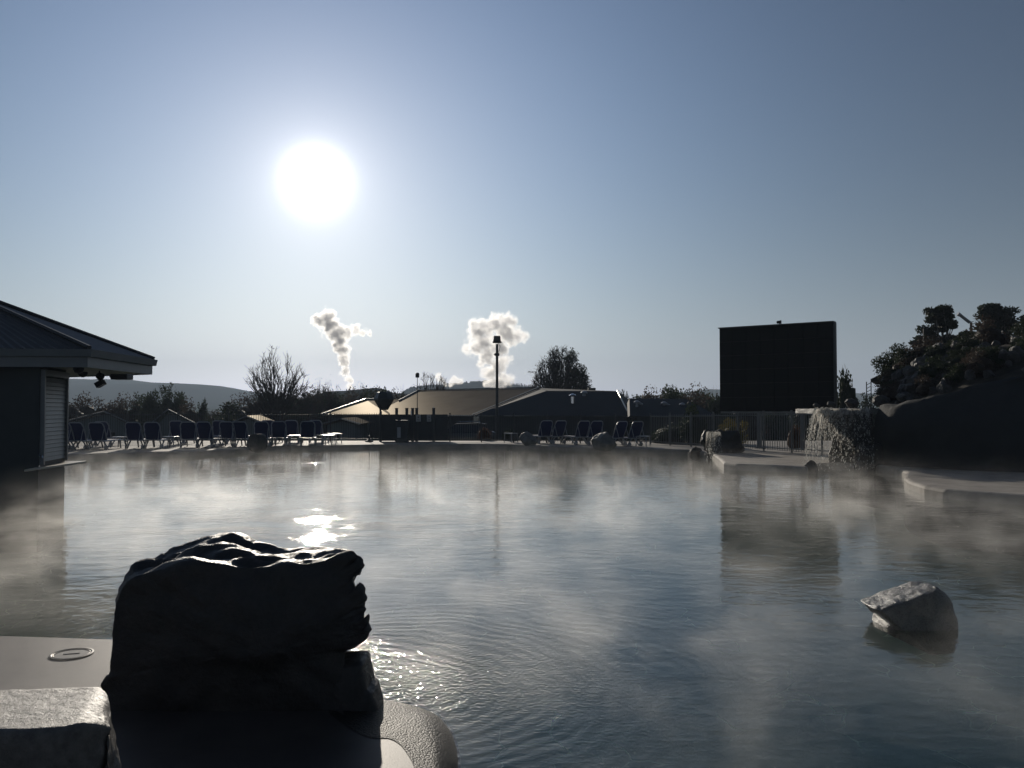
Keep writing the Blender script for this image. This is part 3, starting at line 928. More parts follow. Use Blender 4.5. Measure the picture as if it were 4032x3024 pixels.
# ------------------------------------------------------------------ big screen
s0 = at_y(2835, 1620, 35.0); s1 = at_y(3284, 1620, 32.3)
su = Vector((s1.x - s0.x, s1.y - s0.y, 0)); sw = su.length; su.normalize()
sn = Vector((su.y, -su.x, 0))           # faces the camera side
ztop = at_y(3284, 1266, 32.3).z; zt0 = at_y(2835, 1296, 35.0).z; zs = (ztop + zt0) / 2
zb = 1.70
ang = math.atan2(su.y, su.x)
scr = empty('outdoor_screen', ((s0.x + s1.x) / 2, (s0.y + s1.y) / 2, 0.0), ang, 'huge dark rectangular outdoor screen standing on two legs behind the fence', 'screen')
MB().box((0, 0.14, (zb + zs) / 2), (sw, 0.22, zs - zb)).build('casing', M_SCREENS, scr, bevel=0.01)
pm = MB()
nx, nz_ = 8, 6
for i in range(nx):
    for j in range(nz_):
        wx, wz = sw / nx, (zs - zb) / nz_
        pm.box((-sw / 2 + wx * (i + 0.5), 0.02, zb + wz * (j + 0.5)), (wx - 0.006, 0.035, wz - 0.006))
pm.build('display_panel', M_SCREEN, scr)
MB().box((0, 0.10, zs + 0.02), (sw + 0.06, 0.36, 0.04)).build('top_capping', M_SCREENS, scr)
MB().box((sw / 2 + 0.03, 0.13, (zb + zs) / 2), (0.055, 0.28, zs - zb)).build('side_trim', M_SCREENS, scr)
MB().box((0, 0.12, zb - 0.045), (sw, 0.12, 0.08)).build('bottom_rail', M_POSTL, scr)
for px in (2966, 3178):
    pq = at_y(px, 1700, 33.6)
    lx = (Vector((pq.x, 33.6, 0)) - Vector(scr.location)).dot(su)
    MB().box((lx, 0.12, 0.82), (0.15, 0.16, 1.66)).box((lx, 0.12, 0.215), (0.3, 0.3, 0.03)).build('leg', M_POSTL, scr, bevel=0.006)
cl = (at_y(3065, 1275, 33.5) - Vector((scr.location.x, scr.location.y, 0))).dot(su)
m = MB().tube([(cl, 0.1, zs + 0.04), (cl, 0.1, zs + 0.10)], 0.02, 6)
m.tube([(cl - 0.10, 0.08, zs + 0.13), (cl + 0.06, 0.08, zs + 0.13)], [0.055, 0.065], 10)
m.box((cl + 0.05, 0.08, zs + 0.13), (0.04, 0.1, 0.13))
tag(m.build('floodlight', M_BLACK, None), None)
fl = bpy.data.objects['floodlight']; fl.parent = scr

# ------------------------------------------------------------------ lamp post in the middle
lpb = at_y(1957, 1700, 44.0)
lz = gz(lpb.x, 44.0)
lamp = empty('lamp_post', (lpb.x, 44.0, lz), 0, 'tall dark lamp post with a boxy head in front of the larger steam column', 'lamp post')
ht = at_y(1957, 1355, 44.0).z - lz
MB().tube([(0, 0, 0), (0, 0, ht)], [0.085, 0.065], 12).build('pole', M_FENCE, lamp, smooth=False)
zc = at_y(1957, 1396, 44.0).z - lz
MB().box((0, 0, zc), (0.24, 0.2, 0.14)).box((-0.02, -0.02, zc + 0.0), (0.28, 0.14, 0.07)).build('bracket', M_FENCE, lamp)
hz0 = at_y(1957, 1350, 44.0).z - lz; hz1 = at_y(1957, 1323, 44.0).z - lz
hd = MB()
wb, wt = 0.40, 0.34
hd.add([(-wb / 2, -0.2, hz0 + 0.05), (wb / 2, -0.2, hz0 + 0.05), (wb / 2, 0.2, hz0 + 0.05), (-wb / 2, 0.2, hz0 + 0.05), (-wt / 2, -0.15, hz1), (wt / 2, -0.15, hz1), (wt / 2, 0.15, hz1), (-wt / 2, 0.15, hz1)],
       [(3, 2, 1, 0), (4, 5, 6, 7), (0, 1, 5, 4), (1, 2, 6, 5), (2, 3, 7, 6), (3, 0, 4, 7)])
hdo = hd.build('lamp_head', M_BLACK, lamp, bevel=0.02)
MB().box((0, 0, hz0 + 0.03), (0.47, 0.34, 0.07)).build('rim', M_BLACK, hdo, bevel=0.02)
MB().box((0, -0.205, (hz0 + hz1) / 2 + 0.02), (0.24, 0.01, 0.16)).build('lens', M_GLASS, hdo)
MB().tube([(0.06, 0, hz0), (0.16, 0, hz0 - 0.18), (0.12, 0, hz0 - 0.4), (0.06, 0, hz0 - 0.5)], 0.012, 5).build('cable', M_BLACK, lamp)

# thin pole with a drum lamp
pp_ = at_y(1643, 1600, 47.0); zl = gz(pp_.x, 47)
tl = empty('street_lamp', (pp_.x, 47.0, zl), 0, 'small drum lamp on a thin pole in front of the bare roadside tree', 'street lamp')
ztp = at_y(1643, 1487, 47).z - zl
MB().tube([(0, 0, 0), (0, 0, ztp)], [0.03, 0.018], 8).build('pole', M_FENCE, tl)
z2 = at_y(1643, 1471, 47).z - zl
MB().lathe([(0.05, ztp), (0.11, ztp + 0.01), (0.11, z2), (0.05, z2 + 0.05)], n=14).build('lamp_head', M_BLACK, tl)

# ------------------------------------------------------------------ pool fence
def fence_run(name, a, b, za, zb_, top0, top1, nb, m, label, postw=0.05, pitch=0.115):
    """a, b: XY ends; za/zb base heights; top0/top1 rail heights"""
    a, b = Vector((a[0], a[1], 0)), Vector((b[0], b[1], 0))
    fo = empty(name, (a.x, a.y, 0), 0, label, 'fence')
    u = (b - a).normalized(); Lr = (b - a).length; n = Vector((u.y, -u.x, 0))
    Mx = Matrix(((u.x, n.x, 0), (u.y, n.y, 0), (0, 0, 1)))
    for i in range(nb + 1):
        s = Lr * i / nb; zt = top0 + (top1 - top0) * i / nb; z0 = za + (zb_ - za) * i / nb
        c = u * s
        pm = MB().box((c.x, c.y, (z0 + zt + 0.06) / 2), (postw, postw, zt + 0.06 - z0), Mx)
        pm.box((c.x, c.y, zt + 0.07), (postw + 0.015, postw + 0.015, 0.02), Mx)
        pm.build('post', m, fo)
    for i in range(nb):
        s0_, s1_ = Lr * i / nb + postw / 2, Lr * (i + 1) / nb - postw / 2
        zt = top0 + (top1 - top0) * (i + 0.5) / nb; z0 = za + (zb_ - za) * (i + 0.5) / nb
        pn = MB()
        mid = u * ((s0_ + s1_) / 2)
        pn.box((mid.x, mid.y, zt - 0.08), (s1_ - s0_, 0.03, 0.035), Mx)
        pn.box((mid.x, mid.y, z0 + 0.13), (s1_ - s0_, 0.03, 0.035), Mx)
        k = s0_ + pitch / 2
        while k < s1_:
            c = u * k
            pn.box((c.x, c.y, (z0 + 0.06 + zt) / 2), (0.016, 0.016, zt - z0 - 0.06), Mx)
            k += pitch
        pn.build('bar_panel', m, fo)
    return fo
FY = 41.2
fx = lambda px, Y: (px - 2016) / F * Y
fence_run('pool_fence', (fx(-700, FY), FY), (fx(1502, FY), FY), 0.2, 0.2, 1.60, 1.60, 11, M_FENCE, 'long dark bar fence behind the left row of loungers')
fence_run('pool_fence', (fx(1772, FY - 0.4), FY - 0.4), (fx(2560, 38.0), 38.0), 0.2, 0.2, 1.52, 1.50, 6, M_FENCE, 'dark bar fence in front of the car and the right group of loungers')
fence_run('pool_fence', (fx(2560, 38.0), 38.0), (fx(3235, 29.5), 29.5), 0.2, 0.2, 1.52, 1.70, 7, M_FENCEG, 'grey bar fence running below the big screen to the waterfall', pitch=0.12)
# gate bay with heavy posts and two notices
gt = empty('entrance_gate', (fx(1502, FY), FY, 0.2), 0, 'dark solid gate with heavy posts and two white notices in the middle of the fence', 'gate')
for px, hgt in ((1562, 1.62), (1602, 1.62), (1625, 1.62), (1641, 1.62), (1708, 1.62)):
    MB().box((fx(px, FY) - gt.location.x, 0, hgt / 2), (0.13, 0.13, hgt)).box((fx(px, FY) - gt.location.x, 0, hgt + 0.01), (0.16, 0.16, 0.03)).build('post', M_FENCE, gt)
MB().box((fx(1632, FY) - gt.location.x, 0.03, 0.68), (fx(1772, FY) - fx(1502, FY) - 0.1, 0.04, 1.30)).build('gate_panel', M_WALLD, gt)
def notice(px0, px1, py0, py1, lab):
    c = at_y((px0 + px1) / 2, (py0 + py1) / 2, FY - 0.08)
    wd = (px1 - px0) / F * FY; hh = (py1 - py0) / F * FY
    e = MB().box((c.x - gt.location.x, -0.09, c.z - 0.2), (wd, 0.015, hh)).build('notice', M_SIGN, gt)
    m = MB()
    # the dim emblem and lines of print the notices carry
    x, z = c.x - gt.location.x, c.z - 0.2
    m.box((x, -0.1, z + hh * 0.12), (wd * 0.3, 0.004, hh * 0.25))
    m.box((x, -0.1, z - hh * 0.2), (wd * 0.55, 0.004, hh * 0.06)).box((x, -0.1, z - hh * 0.32), (wd * 0.45, 0.004, hh * 0.05))
    m.build('print', mat('notice_print', (0.22, 0.2, 0.19), 0.6), e)
notice(1638, 1657, 1633, 1660, ''); notice(1681, 1698, 1633, 1660, '')
MB().tube([(fx(1708, FY) - gt.location.x, 0, 1.65), (fx(1708, FY) - gt.location.x, 0, 1.70)], 0.03, 8).build('cap_light', M_CHROME, gt)
MB().tube([(fx(1620, FY) - gt.location.x, -0.1, 1.28), (fx(1620, FY) - gt.location.x, -0.1, 1.50)], 0.025, 8).build('latch', M_CHROME, gt)
# flared lantern box on its own post
q = at_y(1505, 1640, 41.0)
ln = empty('flared_lantern', (q.x - 0.06, 40.8, 0.2), 0, 'dark flared bucket-shaped lantern on a post in front of the brown roof', 'lantern')
za_ = at_y(1505, 1610, 40.8).z - 0.2; zb2 = at_y(1505, 1545, 40.8).z - 0.2
MB().tube([(0.0, 0, 0), (0.0, 0, za_)], 0.05, 8).build('post', M_FENCE, ln)
MB().lathe([(0.20, za_ - 0.05), (0.24, za_ + 0.02), (0.48, zb2 - 0.38), (0.49, zb2 - 0.30), (0.34, zb2), (0.30, zb2 + 0.02)], (0.17, 0, 0), 6).build('shade', M_FENCE, ln)
MB().box((-0.2, 0, zb2 - 0.2), (0.14, 0.1, 0.05)).build('fitting', M_WHITE, ln)
# bin and cupboard at the gate, umbrella stand
b0 = at_z(1585, 1742, 0.2)
bn = empty('litter_bin', (b0.x, b0.y, 0.2), 0, 'dark litter bin with a pale end panel standing at the gate', 'bin')
MB().box((0, 0, 0.5), (0.55, 0.5, 1.0)).build('body', M_WALLD, bn, bevel=0.02)
MB().box((0, 0, 1.03), (0.6, 0.55, 0.06)).build('lid', M_BLACK, bn, bevel=0.02)
MB().box((-0.14, -0.26, 0.48), (0.16, 0.02, 0.5)).build('end_panel', M_WHITE, bn)
b1 = at_z(1462, 1738, 0.2)
us = empty('umbrella_stand', (b1.x, b1.y - 0.6, 0.2), 0, 'empty parasol stand with a thin pole on the sunlit path left of the gate', 'parasol stand')
MB().lathe([(0.2, 0.0), (0.2, 0.04), (0.14, 0.08), (0.05, 0.12), (0.04, 0.3)], n=16).build('base', M_BLACK, us)
MB().tube([(0, 0, 0.3), (0, 0, 1.15)], 0.018, 8).build('pole', M_FENCE, us)

# ------------------------------------------------------------------ car behind the fence
def make_car():
    g0_ = at_y(1822, 1700, 47.5); gzc = gz(0, 47.5)
    c = empty('parked_car', (g0_.x, 47.5, gzc), 0, 'dark parked car with glinting roof seen through the pool fence', 'car')
    Lc, Wc = 3.9, 1.7
    side = [(-1.95, 0.35), (-1.93, 0.75), (-1.45, 0.92), (-1.1, 0.97), (-0.45, 1.46), (0.9, 1.52), (1.35, 1.42), (1.75, 1.02), (1.93, 0.9), (1.95, 0.35)]
    body = [(-1.95, 0.35), (-1.95, 0.72), (-1.45, 0.90), (-1.1, 0.95), (1.75, 1.0), (1.93, 0.88), (1.95, 0.35)]
    def extr(pr, w, m, name, par, taper=1.0, **k):
        n = len(pr); vs = []
        zmx = max(z for _, z in pr); zmn = min(z for _, z in pr)
        for sgn in (-1, 1):
            for x, z in pr:
                f = 1 - (1 - taper) * (z - zmn) / (zmx - zmn)
                vs.append((x, sgn * w / 2 * f, z))
        fs = [tuple(range(n)), tuple(range(2 * n - 1, n - 1, -1))] + [(i, (i + 1) % n, n + (i + 1) % n, n + i) for i in range(n)]
        return MB().add(vs, fs).build(name, m, par, **k)
    extr(body, Wc, M_CARP, 'body', c, bevel=0.05, smooth=True)
    cab = [(-1.08, 0.93), (-0.42, 1.40), (0.9, 1.45), (1.3, 1.38), (1.68, 0.98)]
    extr(cab, Wc * 0.93, M_GLASS, 'windows', c, 0.82)
    rf = [(-0.5, 1.395), (-0.42, 1.43), (0.9, 1.49), (1.35, 1.42), (1.3, 1.37)]
    extr(rf, Wc * 0.8, M_CARP, 'roof', c, bevel=0.01)
    for y in (-0.5, 0.5): MB().tube([(-0.3, y, 1.50), (-0.2, y, 1.55), (0.9, y, 1.57), (1.0, y, 1.52)], 0.015, 6).build('roof_rail', M_CHROME, c)
    for x in (-1.2, 1.2):
        for y in (-0.78, 0.78):
            wh = MB().tube([(x, y - 0.1, 0.33), (x, y + 0.1, 0.33)], 0.33, 20).build('wheel', M_RUBBER, c)
            MB().tube([(x, y - 0.115, 0.33), (x, y + 0.115, 0.33)], 0.19, 14).build('rim', M_CHROME, wh)
    for y in (-0.9, 0.9): MB().box((-0.75, y, 1.02), (0.1, 0.16, 0.12)).build('wing_mirror', M_CARP, c, bevel=0.02)
    for y in (-0.6, 0.6): MB().box((-1.93, y, 0.68), (0.06, 0.3, 0.12)).build('headlight', M_CHROME, c, bevel=0.02)
    MB().box((0.1, -0.86, 0.42), (3.0, 0.02, 0.05)).build('sill_trim', M_CHROME, c)
    return c
make_car()

# ------------------------------------------------------------------ low hip-roofed buildings
def hull_roof(name, pts, m, parent):
    bm = bmesh.new()
    for p in pts: bm.verts.new(p)
    bmesh.ops.convex_hull(bm, input=bm.verts)
    me = bpy.data.meshes.new(name); bm.to_mesh(me); bm.free()
    return new_obj(name, me, parent, m)
EZ2 = 1.38
N_ = at_z(1858, 1638, EZ2)
N_ = Vector((fx(1858, 52), 52, EZ2)); L_ = Vector((fx(1268, 63.5), 63.5, EZ2))
P1 = at_y(2122, 1527, 58); P2 = at_y(1648, 1538, 66.5)
b1_ = empty('long_hall', (0, 0, 0), 0, 'long low hall with a brown hipped roof catching the sun at its left end', 'building')
dirv = (L_ - N_).normalized()
P5 = at_y(1440, 1573, 66.2); P6 = at_y(1560, 1573, 66.0)
Lm = N_.lerp(L_, 0.62)
back = Vector((6.0, 9.0, 0))
r_a = hull_roof('roof', [N_, Lm, P1, P2, P1 + Vector((4, 7, -1.9)), P2 + Vector((0.5, 8, -1.9)), Lm + back * 1.2], M_ROOFB, b1_)
f_off = Vector((-0.02, -0.03, 0.02))
r_b = hull_roof('roof', [L_ + f_off, N_.lerp(L_, 0.5) + f_off, P5, P6 + Vector((0.4, 0, 0)), P5 + Vector((2, 6, -1.1)), P6 + Vector((1, 6, -1.1))], M_ROOFB, b1_)
def cap(pts, name='ridge_capping', par=None, r=0.045, m=None):
    return MB().tube([Vector(p) + Vector((0, -0.03, 0.04)) for p in pts], r, 6).build(name, m or M_CAP, par)
cap([Lm.lerp(P2, 0.55), P2, P2.lerp(P1, 0.06)], par=r_a, r=0.05)
cap([P2.lerp(P1, 0.06), P1], par=r_a, r=0.03, m=M_ROOFD)
cap([N_, P1], par=r_a, r=0.035)
cap([L_, P5, P6.lerp(P5, 0.3)], par=r_b, r=0.06)
def wall_between(a, b, zt, m, name, par, th=0.2, inset=0.4):
    a = Vector((a.x, a.y, 0)); b = Vector((b.x, b.y, 0))
    u = (b - a).normalized(); n = Vector((-u.y, u.x, 0))
    if n.y < 0: n = -n
    a2, b2 = a + n * inset + u * inset, b + n * inset - u * inset
    c = (a2 + b2) / 2
    Mx = Matrix(((u.x, n.x, 0), (u.y, n.y, 0), (0, 0, 1)))
    return MB().box((c.x, c.y, (zt - 1.5) / 2), ((b2 - a2).length, th, zt + 1.5), Mx).build(name, m, par)
wl1 = wall_between(L_, N_, EZ2 - 0.02, M_WALLD, 'wall', b1_)
MB().tube([L_ + Vector((0, -0.05, -0.02)), N_ + Vector((0, -0.05, -0.02))], 0.05, 6).build('gutter', M_CAP, b1_)
b2_ = empty('long_hall', (0, 0, 0), 0, 'black low hall with two roof vents and a glinting right hip edge', 'building')
R_ = Vector((fx(2478, 50.5), 50.5, EZ2)); P3 = at_y(2152, 1539, 55.9); P4 = at_y(2430, 1540, 55.2)
r_c = hull_roof('roof', [N_ + Vector((0.03, 0, 0)), R_, P4, P3, P1 + Vector((0.03, 0.0, -0.02)), P4 + Vector((3, 6, -1.5)), P3 + Vector((0, 8, -1.6))], M_ROOFD, b2_)
cap([R_, P4], par=r_c, r=0.05)
wall_between(N_, R_, EZ2 - 0.02, M_WALLD, 'wall', b2_)
for px, py in ((2255, 1562), (2300, 1551)):
    vq = at_y(px, py, 53.3 if py > 1555 else 54.6)
    MB().lathe([(0.12, -0.5), (0.12, 0.0), (0.22, 0.02), (0.24, 0.08), (0.14, 0.16), (0.02, 0.2)], vq, 14).build('roof_vent', M_CHROME if py > 1555 else M_WHITE, b2_)
vq = at_y(2330, 1536, 57)
MB().box(vq, (0.5, 0.4, 0.3)).build('roof_unit', M_WALLD, b2_, bevel=0.03)
# aerial on the ridge
aq = at_y(2122, 1527, 58)
MB().tube([aq, aq + Vector((0, 0, 1.2))], 0.02, 6).build('aerial_pole', M_FENCE, b2_)
am = MB().tube([aq + Vector((-0.75, 0, 1.1)), aq + Vector((0.1, 0, 1.1))], 0.015, 5)
for k in range(9): am.tube([aq + Vector((-0.75 + k * 0.1, -0.18, 1.1)), aq + Vector((-0.75 + k * 0.1, 0.18, 1.1))], 0.01, 4).tube([aq + Vector((-0.75 + k * 0.1, 0, 1.02)), aq + Vector((-0.75 + k * 0.1, 0, 1.18))], 0.012, 4)
am.build('aerial', M_FENCE, b2_)
b3_ = empty('low_shed', (0, 0, 0), 0, 'low black shed with small pale roof cowls right of the glinting hip edge', 'building')
q0, q1, q2, q3 = at_y(2480, 1638, 48), at_y(2830, 1640, 47), at_y(2700, 1572, 50.6), at_y(2478, 1568, 51.3)
hull_roof('roof', [q0, q1, q2, q3, q3 + Vector((0, 5, -1.5)), q2 + Vector((2, 5, -1.5))], M_ROOFD, b3_)
wall_between(q0, q1, q0.z, M_WALLD, 'wall', b3_)
for px, py in ((2508, 1588), (2615, 1592), (2686, 1597)):
    vq = at_y(px, py, 49.6)
    MB().lathe([(0.08, -0.3), (0.08, 0.0), (0.18, 0.02), (0.2, 0.08), (0.1, 0.15), (0.02, 0.17)], vq, 12).tube([vq + Vector((-0.05, 0, 0.06)), vq + Vector((0.35, 0, -0.06))], [0.09, 0.05], 8).build('roof_cowl', M_WHITE, b3_)

# gabled cabins on the left
def cabin(pl, pr, pk, Y, label, lit=False):
    """pl/pr eave pixels, pk ridge pixel of the gable end"""
    a, b, k = at_y(*pl, Y), at_y(*pr, Y), at_y(*pk, Y)
    c = empty('cabin', ((a.x + b.x) / 2, Y, -1.4), 0, label, 'cabin')
    o = Vector(c.location)
    D = Vector((c.location.x / Y * 6.5 + (0.9 if lit else 0.0), 6.5, 0))
    al, bl, kl = a - o, b - o, k - o
    g = 0.35
    wa, wb_ = Vector((al.x + g, 0.3, al.z)), Vector((bl.x - g, 0.3, bl.z))
    vs = [Vector((wa.x, 0.3, 0)), Vector((wb_.x, 0.3, 0)), wb_, Vector((kl.x, 0.3, kl.z - 0.1)), wa]
    vs2 = [v + D for v in vs]
    MB().add(vs + vs2, [(0, 1, 2, 3, 4), (9, 8, 7, 6, 5)] + [(i, (i + 1) % 5, 5 + (i + 1) % 5, 5 + i) for i in range(5)]).build('wall', M_CABIN, c)
    for e in (al, bl):
        t = 0.09
        q = [e, kl, kl + Vector((0, 0, t)), e + Vector((0, 0, t))]
        q2 = [v + D * 1.1 for v in q]
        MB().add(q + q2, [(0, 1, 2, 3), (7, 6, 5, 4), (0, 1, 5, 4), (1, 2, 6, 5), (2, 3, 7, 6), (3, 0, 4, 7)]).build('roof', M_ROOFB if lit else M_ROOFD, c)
        MB().tube([e + Vector((0, -0.05, 0.05)), kl + Vector((0, -0.05, 0.05))], 0.05, 5).build('bargeboard', M_CAP if (lit and e is bl) else M_FASCIA, c)  # lit cabins: sunlight put into colour by a paler roof and right barge board
    w_ = bl.x - al.x
    for f in (0.62, 0.72) if not lit else (0.4,):
        x = al.x + w_ * f
        wn = MB().box((x, 0.27, 1.1), (w_ * 0.06, 0.05, 1.1)).build('window', M_GLASS, c)
        MB().box((x, 0.255, 1.1), (w_ * 0.07, 0.03, 0.05)).box((x, 0.25, 1.68), (w_ * 0.075, 0.04, 0.06)).build('window_frame', M_FASCIA, wn)
    return c
cabin((240, 1668), (512, 1668), (412, 1624), 55, 'pale gabled cabin nearest the bar hut behind the fence')
cabin((588, 1676), (772, 1672), (662, 1616), 57, 'grey gabled cabin with a light barge board left of the domed hedge')
cabin((900, 1672), (1037, 1668), (972, 1642), 56, 'small cabin with sunlit brown gable right of the domed hedge', True)
cabin((1262, 1674), (1420, 1674), (1345, 1652), 52, 'little kiosk roof behind the fence below the brown hip roof', True)

# dark kerb wall under the far fence
# ------------------------------------------------------------------ loungers and small tables
def make_lounger():
    """feet point to +Y; the raised back leans towards -Y"""
    t = empty('sun_lounger', (0, 0, 0))
    W = 0.62; H = 0.34
    fr = MB()
    for sx in (-1, 1):
        fr.tube([(sx * W / 2, -0.35, H), (sx * W / 2, 1.35, H), (sx * W / 2 * 0.95, 1.42, H - 0.02)], 0.028, 6)
    fr.tube([(-W / 2, 1.38, H), (W / 2, 1.38, H)], 0.03, 6).tube([(-W / 2, 0.0, H), (W / 2, 0.0, H)], 0.02, 6)
    fr.build('frame', M_WHITE, t)
    MB().box((0, 0.70, H + 0.02), (W - 0.07, 1.28, 0.018)).build('seat', M_SLING, t)
    # back: rounded sling in a white rim
    ln_ = 0.78; an = R(62)
    def bp(x, s): return Vector((x, -0.02 - s * math.cos(an) * 0.9, H + 0.03 + s * math.sin(an)))
    prof = [(-W / 2 + 0.02, 0.0), (-W / 2, 0.3), (-W / 2 + 0.01, 0.62), (-W / 2 + 0.05, 0.74), (-W / 2 + 0.12, ln_), (W / 2 - 0.12, ln_), (W / 2 - 0.05, 0.74), (W / 2 - 0.01, 0.62), (W / 2, 0.3), (W / 2 - 0.02, 0.0)]
    nb = Vector((0, -math.sin(an), -math.cos(an) * 0.9))
    v1 = [bp(x * 0.95, s * 0.98) - nb * 0.01 for x, s in prof]; v2 = [bp(x * 0.95, s * 0.98) + nb * 0.01 for x, s in prof]
    n = len(prof)
    br = MB().add(v1 + v2, [tuple(range(n)), tuple(range(2 * n - 1, n - 1, -1))] + [(i, (i + 1) % n, n + (i + 1) % n, n + i) for i in range(n)]).build('backrest', M_SLING, t)
    MB().tube([bp(x, s) for x, s in prof], 0.024, 6).build('backrest_rim', M_WHITE, br)
    st = MB()
    for sx in (-1, 1): st.tube([bp(sx * W / 2 * 0.9, 0.5), (sx * W / 2 * 0.9, -0.42, H - 0.02)], 0.014, 5)
    st.build('prop', M_WHITE, t)
    for sx in (-1, 1):
        MB().tube([(sx * W / 2, 0.35, H), (sx * W / 2, 0.12, 0.14), (sx * W / 2, 0.0, 0.02)], [0.035, 0.03, 0.028], 6).tube([(sx * W / 2, -0.28, H), (sx * W / 2, -0.08, 0.14), (sx * W / 2, 0.0, 0.02)], [0.03, 0.028, 0.028], 6).build('leg', M_WHITE, t)
        MB().tube([(sx * W / 2, 1.05, H), (sx * W / 2, 1.2, 0.0)], [0.035, 0.028], 6).build('leg', M_WHITE, t)
        MB().tube([(sx * W / 2 - 0.02, -0.15, 0.09), (sx * W / 2 + 0.02, -0.15, 0.09)], 0.09, 12).build('wheel', M_WHITE, t)
    return t
proto = make_lounger()
used = [False]
ords = ['first', 'second', 'third', 'fourth', 'fifth', 'sixth', 'seventh', 'eighth', 'ninth', 'tenth', 'eleventh', 'twelfth']
def place_lounger(px, ybase, rot, label, group, z=0.2):
    g = at_z(px, ybase, z)
    o = proto if not used[0] else copy_tree(proto)
    used[0] = True
    o.location = (g.x, g.y, z)
    o.rotation_euler = (0, 0, rot)
    tag(o, label, 'sun lounger', group)
front = [(266, 1772), (312, 1772), (391, 1772), (533, 1769), (605, 1768), (745, 1765), (813, 1764), (901, 1762), (950, 1762), (1034, 1760), (1100, 1758), (1212, 1757)]
for i, (px, yb) in enumerate(front):
    place_lounger(px, yb - 2, R(3 + (i * 37 % 17) - 8), 'navy sun lounger, %s from the bar hut in the left front row' % ords[i], 'sun loungers in the front row left of the gate')
rear = [(412, 1757), (702, 1750), (868, 1748), (1060, 1745), (1150, 1744), (1247, 1743)]
for i, (px, yb) in enumerate(rear):
    place_lounger(px, yb, R(2 + (i * 31 % 9) - 4), 'navy sun lounger, %s from the bar hut in the left rear row' % ords[i], 'sun loungers in the rear row left of the gate')
rg = [(2142, 1747), (2194, 1748), (2286, 1751), (2338, 1752), (2432, 1756), (2494, 1757)]
for i, (px, yb) in enumerate(rg):
    place_lounger(px, yb, R(28 + (i * 5 % 7) * 2 - 6), 'navy sun lounger, %s from the left in the group right of the gate' % ords[i], 'sun loungers right of the gate')

def make_table(w=0.5):
    t = empty('side_table', (0, 0, 0))
    MB().box((0, 0, 0.43), (w, w, 0.035)).build('table_top', M_WHITE, t, bevel=0.012)
    for sx in (-1, 1):
        for sy in (-1, 1):
            MB().tube([(sx * w * 0.42, sy * w * 0.42, 0.42), (sx * w * 0.46, sy * w * 0.46, 0)], 0.022, 6).build('leg', M_WHITE, t)
    return t
tp = make_table(); tu = [False]
for i, (px, yb, lab) in enumerate([(470, 1762, 'low white side table between the third and fourth front loungers'), (672, 1760, 'low white side table between the fifth and sixth front loungers'),
                     (862, 1757, 'low white side table between the seventh and eighth front loungers'), (1000, 1756, 'low white side table behind the round dark boulder'),
                     (1160, 1754, 'low white side table beside the last front lounger'), (1293, 1752, 'low white side table at the right end of the left row, nearer one'),
                     (1318, 1744, 'low white side table at the right end of the left row, farther one'), (2012, 1742, 'low dark looking side table between hedge and low boulder'),
                     (2532, 1758, 'low side table after the last lounger of the right group')]):
    o = tp if not tu[0] else copy_tree(tp); tu[0] = True
    g = at_z(px, yb, 0.2)
    o.location = (g.x, g.y, 0.2); o.rotation_euler = (0, 0, R(-12 + 9 * i))
    tag(o, lab, 'side table', 'side tables among the loungers')
# ------------------------------------------------------------------ plants
M_BARK = mat('bark', (0.05, 0.042, 0.035), 0.9, 0.2, 6.0, spec=0.1)
M_GUMBARK = mat('gum_bark', (0.16, 0.15, 0.13), 0.8, 0.2, 4.0, spec=0.1)
def leafmat(name, c, tr=None):
    return mat(name, c, 0.65, 0.35, 1.3, trans=tr or tuple(x * 0.9 for x in c), spec=0.15)
M_LEAF = leafmat('leaf_dark', (0.030, 0.042, 0.022))
M_LEAFB = leafmat('leaf_brown', (0.060, 0.045, 0.035))
M_LEAFY = leafmat('leaf_yellow', (0.16, 0.13, 0.03))
M_LEAFG = leafmat('leaf_gum', (0.035, 0.045, 0.028))
M_LEAFR = leafmat('leaf_russet', (0.10, 0.05, 0.03))

def rv(rnd):
    while True:
        v = Vector((rnd.uniform(-1, 1), rnd.uniform(-1, 1), rnd.uniform(-1, 1)))
        if 0.01 < v.length < 1: return v.normalized()

def leaf(mb, p, s, rnd, n=None):
    a = rv(rnd); b = a.cross(rv(rnd)).normalized()
    mb.v += [tuple(p - a * s), tuple(p + b * s * 0.45), tuple(p + a * s), tuple(p - b * s * 0.45)]
    k = len(mb.v)
    mb.f.append((k - 4, k - 3, k - 2, k - 1))

